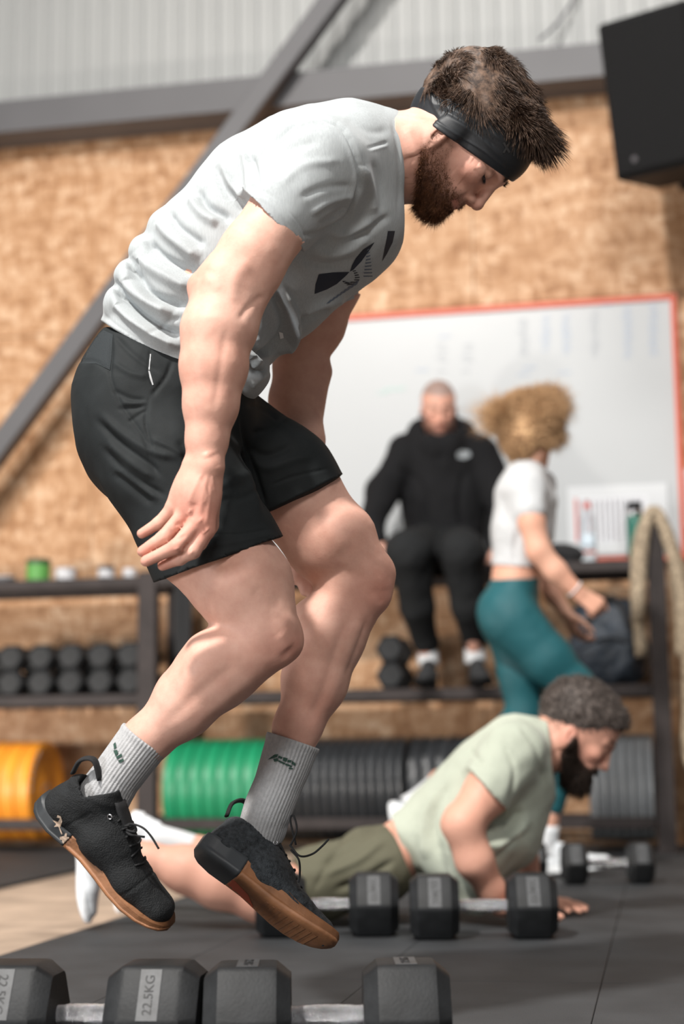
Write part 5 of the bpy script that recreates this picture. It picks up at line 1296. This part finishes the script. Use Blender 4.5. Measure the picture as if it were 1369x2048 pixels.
# loose lace ends
def lace_px(pts, par, r=.0017):
    V, F = tube([P(*p) for p in pts], r, 7, 5*len(pts)); mesh_obj('lace', V, F, M_lace, par)
lace_px([(245, 1655, 2.41), (262, 1648, 2.36), (285, 1655, 2.35), (302, 1672, 2.35), (318, 1698, 2.35)], sh1)
lace_px([(248, 1655, 2.41), (258, 1668, 2.36), (275, 1672, 2.36), (290, 1674, 2.36)], sh1)
lace_px([(250, 1648, 2.41), (255, 1660, 2.37), (272, 1663, 2.36), (268, 1650, 2.36), (250, 1652, 2.37)], sh1)
lace_px([(580, 1690, 2.52), (600, 1712, 2.51), (625, 1708, 2.53), (645, 1692, 2.52), (658, 1678, 2.52)], sh2)
lace_px([(582, 1690, 2.52), (594, 1660, 2.52), (588, 1632, 2.55), (581, 1640, 2.55), (592, 1690, 2.55)], sh2)
lace_px([(582, 1700, 2.52), (598, 1720, 2.51), (600, 1750, 2.53), (597, 1765, 2.53)], sh2)
# ================================================================== people behind
def cv(x, y, z=0.0): return RCn @ np.array([x, -y, z])      # direction given as on the picture (right, down, towards camera)
def hframe(F, U): F = unit(F); L = unit(np.cross(U, F)); return np.stack([F, L, np.cross(F, L)], 1)
def cloth(s, h, mat, root, name, amp=.006, fr=14, st=None, seed=1, sub=True, post=None):
    V, F = sculpt(s, h, it=2, sub=sub); N = vnormals(V, F)
    V = V+N*(amp*(vnoise(V, fr, seed)-.5)+amp*.4*(vnoise(V, fr*2.8, seed+5)-.5))[:, None]
    if post is not None: V = post(V)
    if st: V = strokes(V, F, st)
    return mesh_obj(name, V, fixtri(F), mat, root)
def skin_obj(s, h, root, HO_, HM_, seed, base=SKIN, regions=None, **face):
    V, F = sculpt(s, h, regions=regions, it=2); c = skin_col(V, base, seed); paint_face(V, c, HO_, HM_, **face)
    return V, F, mesh_obj('body', V, fixtri(F), M_skin_far, root, col=c)

# ---------------------------------------------------------------- man doing press-ups
pm = empty('person', PF(800, 1845), 'bearded man in pale sage t-shirt and olive shorts doing a press-up on the floor', 'person')
pHO = P(1158, 1463, 4.10); pHM = hframe(cv(.81, .58, .12), cv(.58, -.81))
s = Sdf(); head_sdf(s, pHO, pHM)
chain_px(s, [(1045, 1510, 4.10, 50), (1090, 1495, 4.10, 46), (1130, 1478, 4.10, 48)], .03)
chain_px(s, [(1035, 1515, 4.1, 54), (985, 1575, 4.1, 72), (915, 1635, 4.1, 66), (810, 1697, 4.1, 52), (750, 1735, 4.1, 52)], .05, flat=(NY, 1.2))
chain_px(s, [(1020, 1515, 3.96, 48), (978, 1580, 3.93, 45), (926, 1648, 3.88, 39)], .025)
chain_px(s, [(926, 1650, 3.88, 39), (950, 1720, 3.89, 37), (984, 1780, 3.92, 27), (1004, 1812, 3.94, 21)], .02)
a, b = P(915, 1638, 3.89), P(903, 1650, 3.89); s.cone(a, b, .03, .02, .02)
t1 = PF(1157, 1856, .012); w_ = P(1006, 1816, 3.94); w_[2] = max(w_[2], .028)
hand_sdf(s, w_, frame(unit(t1-w_)*np.array([1, 1, .2]), [0, 0, 1]), curl=(4, 6, 6), thumb=(25, 10), spread=7, vary=(0, 0, 0, 0))
chain_px(s, [(1050, 1520, 4.25, 44), (1045, 1600, 4.30, 38), (1030, 1660, 4.33, 32)], .025)
chain_px(s, [(1030, 1660, 4.33, 32), (1048, 1720, 4.31, 28), (1066, 1780, 4.29, 20), (1078, 1803, 4.28, 18)], .02)
w2_ = P(1080, 1806, 4.28); w2_[2] = max(w2_[2], .028); t2 = PF(1192, 1824, .014); Mh = frame(unit(t2-w2_)*np.array([1, 1, .2]), [0, 0, 1]); Mh[:, 1] *= -1
hand_sdf(s, w2_, Mh, curl=(4, 6, 6), thumb=(25, 10), spread=7, vary=(0, 0, 0, 0))
# legs
chain_px(s, [(760, 1735, 4.03, 50), (640, 1775, 4.0, 50), (520, 1798, 3.98, 42)], .03)
chain_px(s, [(515, 1796, 3.98, 42), (440, 1762, 3.98, 52), (370, 1738, 3.98, 44), (300, 1716, 3.98, 27), (255, 1702, 3.98, 23), (225, 1700, 3.97, 22)], .03)
chain_px(s, [(760, 1735, 4.2, 50), (640, 1765, 4.24, 46), (540, 1775, 4.26, 38)], .03)
chain_px(s, [(540, 1772, 4.26, 38), (460, 1735, 4.27, 38), (400, 1705, 4.28, 28), (320, 1676, 4.3, 22)], .03)
s.cut([0, 0, .001], [0, 0, -1], .004)
BROWN2 = (.045, .026, .018)
pV, pFc, pbody = skin_obj(s, .0065, pm, pHO, pHM, 41, SKIN*np.array([1.0, .90, .84]), [(tuple(pHO), .16, 1)], beard=(.035, .020, .014), brow=(.03, .018, .012), beard_amt=.92)
s = Sdf()     # t-shirt
chain_px(s, [(1088, 1502, 4.1, 58), (1040, 1508, 4.1, 74), (988, 1568, 4.1, 92), (918, 1632, 4.1, 84), (806, 1684, 4.1, 63)], .05, flat=(NY, 1.15))
chain_px(s, [(1060, 1560, 4.1, 64), (1000, 1660, 4.1, 74), (930, 1715, 4.05, 62)], .05, flat=(NY, 1.3)); chain_px(s, [(950, 1700, 4.0, 62), (958, 1790, 4.0, 36)], .05, flat=(NY, 1.6))
chain_px(s, [(880, 1700, 4.05, 50), (945, 1780, 4.02, 34)], .05)
A, n = px_plane((777, 1622), (826, 1748), 4.1); n = n if n[0] < 0 else -n; s.cut(A, n, .004)
A, n = px_plane((1092, 1420), (1118, 1606), 4.1); n = n if n[0] > 0 else -n; s.cut(A, n, .004)
a, b = P(1075, 1495, 4.1), P(1125, 1488, 4.1); s.cone(a, b, RP(40, a), RP(54, b), .004, op='s')
A, n = px_plane((942, 1540), (1014, 1620), 3.93); n = n if n[0] < 0 else -n
chain_px(s, [(1028, 1506, 3.98, 66), (970, 1588, 3.92, 57)], .03, clip=[(A, n)]); a, b = P(995, 1555, 3.94), P(970, 1590, 3.92); s.cone(a, b, RP(25, a), RP(49, b), .004, op='s')
chain_px(s, [(1050, 1510, 4.2, 56), (1050, 1600, 4.30, 48)], .03); s.cut([0, 0, .004], [0, 0, -1], .003)
M_sage = heather('sage_jersey', (.42, .45, .37, 1)); M_olive = simple('olive_shorts_cloth', (.115, .110, .075, 1), .85, bmp=.15, bscale=400, spec=.2)
cloth(s, .0065, M_sage, pm, 'shirt', .012, 11, [([(1050, 1620), (1000, 1650), (960, 1640)], 8, -.010), ([(1060, 1640), (1010, 1690), (960, 1690)], 8, .010), ([(1040, 1670), (1000, 1710), (975, 1760)], 7, -.010),
   ([(900, 1560), (870, 1640), (880, 1720)], 9, -.008), ([(870, 1580), (845, 1650), (850, 1720)], 10, .008), ([(930, 1660), (925, 1720), (950, 1790)], 8, -.010), ([(905, 1650), (900, 1720), (915, 1770)], 9, .009),
   ([(1040, 1450), (1075, 1500), (1085, 1570)], 6, -.006), ([(940, 1500), (965, 1530)], 7, -.006), ([(1005, 1480), (1030, 1540), (1020, 1610)], 6, -.005)], 51)
s = Sdf()     # shorts
chain_px(s, [(800, 1706, 4.1, 62), (745, 1728, 4.1, 76)], .04, flat=(NY, 1.25))
hA1, hn1 = px_plane((592, 1715), (640, 1850), 4.0); hn1 = hn1 if hn1[0] < 0 else -hn1
chain_px(s, [(760, 1735, 4.02, 74), (640, 1772, 4.0, 62), (560, 1790, 3.99, 58)], .03, clip=[(hA1, hn1)]); chain_px(s, [(760, 1725, 4.2, 70), (640, 1752, 4.22, 60), (560, 1765, 4.25, 56)], .03, clip=[(hA1, hn1)])
A, n = px_plane((768, 1632), (836, 1780), 4.1); n = n if n[0] > 0 else -n; s.cut(A, n, .004); s.cut([0, 0, .003], [0, 0, -1], .003)
cloth(s, .0075, M_olive, pm, 'shorts', .010, 13, [([(760, 1650), (700, 1690), (640, 1730)], 7, -.008), ([(770, 1680), (720, 1720), (650, 1750)], 7, .008), ([(790, 1720), (740, 1750), (670, 1780)], 7, -.009), ([(690, 1680), (660, 1720), (630, 1780)], 6, -.007)], 53)
def hair_obj(root, HO_, HM_, ells, cutpl, mat, name='hair', n=2500, L=.018, bend=(0, 0, 0), w=.0011, seed=1, noise_amp=.006, vd=.0065, dirf=None):
    s = Sdf()
    for c, r in ells: s.ell(HO_+HM_@np.array(c), np.array(r), HM_, .02)
    for c, nn in cutpl: s.cut(HO_+HM_@np.array(c), HM_@np.array(nn, float), .01)
    V, F = sculpt(s, vd, it=2); N = vnormals(V, F); V = V+N*(noise_amp*(vnoise(V, 60, seed)-.5))[:, None]
    parts = [(V, fixtri(F))]
    if n:
        r_ = np.random.default_rng(seed); i = r_.choice(len(V), n); D = N[i]+np.array(bend)+(vnoise(V[i], 30, seed+2)[:, None]-.5)
        Vs, Fs = strands(V[i], D/np.linalg.norm(D, axis=1)[:, None], L*r_.uniform(.5, 1.2, n), w, 3, jit=.3, seed=seed); parts.append((Vs, Fs))
    V, F = merge(parts); return mesh_obj(name, V, F, mat, root)
M_greyhair = hair_mat('greying_brown_hair', (.035, .026, .022, 1), (.16, .13, .115, 1))
M_darkbeard = hair_mat('dark_beard_hair', (.012, .008, .006, 1), (.05, .03, .02, 1))
hair_obj(pm, pHO, pHM, [((-.020, 0, .042), (.104, .081, .090)), ((.040, 0, .076), (.058, .060, .040)), ((-.045, 0, .0), (.060, .062, .062))], [((.05, 0, .046), (.75, 0, -1)), ((-.02, 0, -.05), (0.1, 0, -1))], M_greyhair, n=5000, L=.013, bend=hframe(cv(1, .2), cv(0, -1))[:, 0]*.5, seed=61)
q = head_local(pV, pHO, pHM); lim, low = beard_lims(q[:, 0]); c_ = np.where((q[:, 2] < lim) & (q[:, 0] > -.012) & (q[:, 2] > low) & (abs(q[:, 1]) < .09) & (q[:, 0] < .12) & ~((abs(q[:, 2]+.069) < .005) & (abs(q[:, 1]) < .02)))[0]
i = rng.choice(c_, 6000); nn = vnormals(pV, pFc)[i]; D = nn*.6-pHM[:, 2]*.9+pHM[:, 0]*.25
Vs, Fs = strands(pV[i], D/np.linalg.norm(D, axis=1)[:, None], (.010+.030*sstep(-q[i][:, 2], .06, .11))*rng.uniform(.6, 1.1, len(i)), .0006, 3, jit=.25, seed=62)
mesh_obj('beard', Vs, Fs, M_darkbeard, pm)
M_wshoe = simple('white_trainer', (.72, .75, .78, 1), .5, bmp=.2, bscale=200); M_wsole = simple('white_foam_sole', (.80, .82, .84, 1), .5); M_blue = simple('sky_blue_trim', (.10, .38, .72, 1), .5)
matsw = dict(upper=M_wshoe, sole=M_wsole, heel=M_blue, tongue=M_wshoe, lace=M_wshoe, metal=M_metal); matsb = dict(matsw, upper=M_blue)
o_ = P(150, 1648, 3.97); upw, _, _ = shoe(o_, cv(.06, 1, .05), cv(1, -.06, 0), .245, pm, matsw, detail=False)
p, r_ = chain_pts([(305, 1718, 3.98, 30), (275, 1708, 3.98, 27), (240, 1701, 3.97, 27), (215, 1700, 3.97, 28)]); sock(p, r_, 'sock', M_paper, pm, amp=0, n=10)
p, r_ = chain_pts([(395, 1702, 4.28, 30), (345, 1684, 4.29, 27), (300, 1672, 4.3, 27)]); sock(p, r_, 'sock', M_paper, pm, amp=0, n=10)
upw, _, _ = shoe(P(262, 1622, 4.3), cv(-.20, .97, 0), cv(.97, .20, 0), .275, pm, matsw, detail=False)

# ---------------------------------------------------------------- seated man
M_hood = simple('black_fleece', (.010, .010, .011, 1), .9, bmp=.2, bscale=300, spec=.15); M_jog = simple('black_jogger_cloth', (.014, .015, .016, 1), .85, bmp=.2, bscale=300, spec=.2)
smn = empty('person', P(890, 1128, 6.95), 'man in a black hoodie and black joggers sitting on the top shelf of the rack', 'person')
sHO = P(878, 816, 6.86); sHM = hframe([.02, -.90, -.42], [.0, -.42, .90]); s = Sdf(); head_sdf(s, sHO, sHM)
XA = np.array([1.0, 0, 0])
chain_px(s, [(880, 850, 6.90, 26), (884, 890, 6.95, 34)], .03); chain_px(s, [(884, 925, 6.95, 48), (886, 1060, 6.97, 44)], .05, flat=(XA, 1.35))
chain_px(s, [(812, 908, 6.94, 26), (768, 985, 6.88, 22), (745, 1048, 6.76, 17), (757, 1088, 6.70, 13)], .02); chain_px(s, [(958, 908, 6.94, 26), (998, 985, 6.90, 22), (1008, 1050, 6.78, 17), (1000, 1092, 6.72, 13)], .02)
hand_sdf(s, P(757, 1090, 6.70), frame([.25, -.5, -.8], [-.2, -.8, .5]), curl=(20, 25, 15)); hand_sdf(s, P(1000, 1094, 6.72), frame([-.25, -.5, -.8], [.2, -.8, .5]), curl=(20, 25, 15))
chain_px(s, [(866, 1095, 6.9, 34), (818, 1108, 6.50, 32), (836, 1210, 6.62, 24), (853, 1300, 6.76, 17)], .03); chain_px(s, [(912, 1095, 6.9, 34), (925, 1108, 6.50, 32), (938, 1210, 6.60, 24), (950, 1296, 6.74, 17)], .03)
sV, sF, _ = skin_obj(s, .0085, smn, sHO, sHM, 71, SKIN*np.array([1.0, .92, .88]), [(tuple(sHO), .15, 1)], beard=(.09, .040, .028), brow=(.05, .03, .02), beard_amt=.85, scalp=((.24, .19, .17), .85))
s = Sdf()
chain_px(s, [(884, 925, 6.95, 60), (886, 1000, 6.96, 58), (889, 1078, 6.96, 58)], .05, flat=(XA, 1.38))
chain_px(s, [(818, 908, 6.95, 40), (950, 908, 6.95, 40)], .04)
chain_px(s, [(812, 908, 6.94, 38), (766, 985, 6.88, 33), (743, 1045, 6.76, 26), (755, 1078, 6.71, 21)], .03); chain_px(s, [(958, 908, 6.94, 38), (1000, 985, 6.90, 33), (1010, 1048, 6.78, 26), (1002, 1080, 6.73, 21)], .03)
chain_px(s, [(842, 866, 6.96, 26), (884, 852, 7.06, 30), (924, 866, 6.96, 26), (900, 892, 6.86, 26), (868, 892, 6.86, 26), (842, 866, 6.96, 26)], .025)
s.cone(P(878, 830, 6.84), P(882, 870, 6.90), .085, .07, .01, op='s')
cloth(s, .010, M_hood, smn, 'hoodie', .014, 9, [([(835, 950), (850, 1010), (845, 1060)], 7, -.012), ([(930, 940), (920, 1010), (930, 1060)], 7, -.012), ([(800, 930), (830, 960)], 7, -.010), ([(868, 900), (872, 940)], 3, .004), ([(898, 900), (896, 935)], 3, .004)], 73)
u_, v_ = P(926, 910, 6.60), 0
Vh_, Fh_ = mesh_world(bpy.data.objects[[o.name for o in bpy.data.objects if o.name.startswith('hoodie')][0]]); bvh_h = BVHTree.FromPolygons([tuple(v) for v in Vh_], Fh_)
decal('chest_logo', [[(914, 906), (924, 900), (940, 903), (942, 912), (930, 918), (916, 916)]], bvh_h, simple('pale_grey_logo', (.35, .38, .40, 1), .6), bpy.data.objects['hoodie'], step=5)
s = Sdf()
chain_px(s, [(889, 1070, 6.97, 54), (889, 1098, 6.95, 50)], .04, flat=(XA, 1.35))
chain_px(s, [(866, 1095, 6.9, 46), (818, 1106, 6.50, 46), (836, 1210, 6.62, 34), (853, 1284, 6.75, 25)], .03); chain_px(s, [(912, 1095, 6.9, 46), (926, 1106, 6.50, 46), (938, 1210, 6.60, 34), (950, 1280, 6.73, 24)], .03)
s.cut([0, 0, float(P(889, 1128, 6.9)[2])-.17], [0, 0, -1], .0) if False else None
cloth(s, .010, M_jog, smn, 'joggers', .014, 10, None, 75)
p, r_ = chain_pts([(851, 1278, 6.75, 21), (856, 1300, 6.77, 20), (858, 1330, 6.78, 22)]); sock(p, r_, 'sock', M_paper, smn, amp=0, n=8)
p, r_ = chain_pts([(949, 1274, 6.73, 21), (950, 1296, 6.75, 20), (952, 1325, 6.76, 22)]); sock(p, r_, 'sock', M_paper, smn, amp=0, n=8)
M_dshoe = simple('dark_grey_trainer', (.022, .023, .025, 1), .8, bmp=.3, bscale=200); matsd = dict(upper=M_dshoe, sole=M_black_pl, heel=M_black_pl, tongue=M_dshoe, lace=M_lace, metal=M_metal)
zsh = ZS[1]+.002
a = P(862, 1372, 6.82); a[2] = zsh; shoe(a, [-.16, -1, 0], [0, 0, 1], .29, smn, matsd, detail=False)
a = P(952, 1372, 6.80); a[2] = zsh; shoe(a, [.04, -1, 0], [0, 0, 1], .29, smn, matsd, detail=False)

# ---------------------------------------------------------------- running woman
wm = empty('person', P(1110, 1742, 5.42)*np.array([1, 1, 0]), 'woman with loose blonde hair, white cropped t-shirt and teal leggings running past the rack', 'person')
wHO = P(1062, 872, 5.45); wHM = hframe([.72, .68, -.12], [.10, .0, 1.0]); s = Sdf(); head_sdf(s, wHO, wHM, .94)
chain_px(s, [(1056, 905, 5.45, 28), (1054, 950, 5.45, 30)], .03)
chain_px(s, [(1050, 985, 5.45, 42), (1040, 1060, 5.45, 40), (1032, 1145, 5.45, 39), (1024, 1210, 5.45, 50)], .05, flat=(NY, 1.25))
chain_px(s, [(1058, 985, 5.34, 27), (1064, 1045, 5.32, 26), (1078, 1100, 5.31, 24)], .02); chain_px(s, [(1078, 1102, 5.31, 24), (1112, 1142, 5.31, 22), (1158, 1186, 5.31, 14.5)], .02)
hand_sdf(s, P(1160, 1188, 5.31), frame(cv(.82, .55, .1), cv(.2, -.5, .85)), curl=(55, 75, 45), thumb=(0, 30), sc=.92)
chain_px(s, [(1085, 985, 5.58, 26), (1080, 1060, 5.62, 23), (1084, 1140, 5.62, 22), (1108, 1190, 5.60, 18), (1132, 1225, 5.58, 13)], .02)
hand_sdf(s, P(1134, 1228, 5.58), frame(cv(.40, .9, .1), cv(-.9, .3, .3)), curl=(25, 35, 20), sc=.92)
chain_px(s, [(1112, 1560, 5.41, 26), (1098, 1640, 5.42, 18), (1094, 1700, 5.43, 16)], .02); chain_px(s, [(960, 1505, 5.52, 24), (880, 1560, 5.52, 18), (842, 1590, 5.52, 15)], .02)
wV, wF, _ = skin_obj(s, .0075, wm, wHO, wHM, 81, SKIN*np.array([1.02, .95, .86]), None, brow=(.10, .06, .04))
s = Sdf()
chain_px(s, [(1052, 958, 5.45, 40), (1048, 990, 5.45, 54), (1040, 1060, 5.45, 52), (1034, 1140, 5.45, 50)], .04, flat=(NY, 1.2))
chain_px(s, [(1070, 1010, 5.45, 44), (1062, 1080, 5.45, 44)], .04, flat=(NY, 1.2))
chain_px(s, [(1058, 975, 5.36, 37), (1062, 1020, 5.33, 34)], .03); chain_px(s, [(1080, 975, 5.56, 34), (1082, 1030, 5.61, 30)], .03)
A, n = px_plane((970, 1128), (1060, 1134), 5.45); n = n if n[2] < 0 else -n; s.cut(A, n, .003)
M_wtee = simple('white_cotton', (.52, .53, .54, 1), .85, bmp=.15, bscale=400, spec=.2); M_teal = simple('teal_leggings', (.012, .085, .100, 1), .6, var=.1, vscale=12, spec=.3)
cloth(s, .008, M_wtee, wm, 'shirt', .009, 13, [([(1000, 980), (1010, 1040), (1000, 1110)], 6, -.006), ([(1040, 1060), (1030, 1100), (1035, 1125)], 6, -.006)], 83)
s = Sdf()
chain_px(s, [(1032, 1160, 5.45, 47), (1022, 1215, 5.45, 58)], .04, flat=(NY, 1.25)); chain_px(s, [(1006, 1225, 5.40, 50), (1008, 1240, 5.50, 50)], .04)
chain_px(s, [(1030, 1245, 5.39, 58), (1098, 1318, 5.38, 48), (1150, 1372, 5.38, 38), (1152, 1395, 5.38, 36), (1132, 1500, 5.39, 33), (1108, 1610, 5.41, 22)], .03)
chain_px(s, [(1026, 1245, 5.52, 56), (1046, 1350, 5.52, 46), (1052, 1435, 5.52, 37), (1030, 1460, 5.52, 36), (950, 1512, 5.52, 31), (885, 1556, 5.52, 20)], .03)
A, n = px_plane((970, 1160), (1085, 1156), 5.45); n = n if n[2] > 0 else -n; s.cut(A, n, .003)
cloth(s, .009, M_teal, wm, 'leggings', .004, 14, None, 85)
mw = dict(matsw); a = P(1082, 1744, 5.43); a[2] = .003; shoe(a, [1, -.15, .10], [-.1, 0, 1], .25, wm, mw, detail=False); p, r_ = chain_pts([(1100, 1650, 5.42, 20), (1094, 1715, 5.43, 19)]); sock(p, r_, 'sock', M_paper, wm, amp=0, n=6)
shoe(P(776, 1606, 5.52), cv(.12, 1, 0), cv(1, -.12, 0), .25, wm, mw, detail=False); p, r_ = chain_pts([(880, 1562, 5.52, 20), (840, 1594, 5.52, 19), (812, 1612, 5.52, 20)]); sock(p, r_, 'sock', M_paper, wm, amp=0, n=6)
V, F = tube([P(1150, 1178, 5.31)+.031*(math.cos(t)*cv(.65, -.75)+math.sin(t)*cv(0, 0, 1)) for t in np.linspace(0, 2*math.pi, 17)], .003, 6); mesh_obj('bracelet', V, F, M_white, wm)
# hair thrown about by the run
M_blonde = hair_mat('blonde_hair', (.20, .095, .040, 1), (.85, .56, .31, 1), .5)
s = Sdf(); w = lambda x, y, z: wHO+wHM@np.array([x, y, z])
s.ell(w(-.020, 0, .045), [.103, .083, .090], wHM, .02); s.ell(w(-.05, 0, -.01), [.062, .066, .07], wHM, .03)
chain_px(s, [(1056, 842, 5.46, 34), (1034, 832, 5.46, 18)], .05); chain_px(s, [(1066, 838, 5.46, 36), (1082, 818, 5.46, 22)], .05)
chain_px(s, [(1050, 880, 5.45, 44), (1050, 905, 5.44, 26)], .03)
s.cone(w(.09, 0, -.08), w(.10, 0, .02), .05, .045, .01, op='s')
V, F = sculpt(s, .0075, it=2, sub=True); N = vnormals(V, F); q2 = proj(V)
D2 = q2-np.array([1056, 868]); D2 = D2/(np.linalg.norm(D2, axis=1)[:, None]+1e-6); an = np.degrees(np.arctan2(-D2[:, 1], D2[:, 0])); wing = 1.1*np.exp(-((an-155)/20)**2)+.28*np.exp(-((an-100)/30)**2)+.7*np.exp(-((an-48)/26)**2)+.4*np.exp(-((an+5)/20)**2)
V = V+N*(.012*(vnoise(V*np.array([1, 1, .6]), 40, 91)-.5))[:, None]
i = rng.choice(len(V), 14000); T = D2[i]@np.array([cv(1, 0), cv(0, 1)]); D = N[i]*.25+T*1.1+(np.stack([vnoise(V[i], 18, 92+k) for k in range(3)], 1)-.5)*1.6
Vs, Fs = strands(V[i], D/np.linalg.norm(D, axis=1)[:, None], (.018+.105*wing[i])*rng.uniform(.5, 1.2, len(i)), .0014, 6, bend=np.tile([0, 0, -.4], (len(i), 1)), jit=.25, seed=93)
V, F = merge([(V, fixtri(F)), (Vs, Fs)]); mesh_obj('hair', V, F, M_blonde, wm)
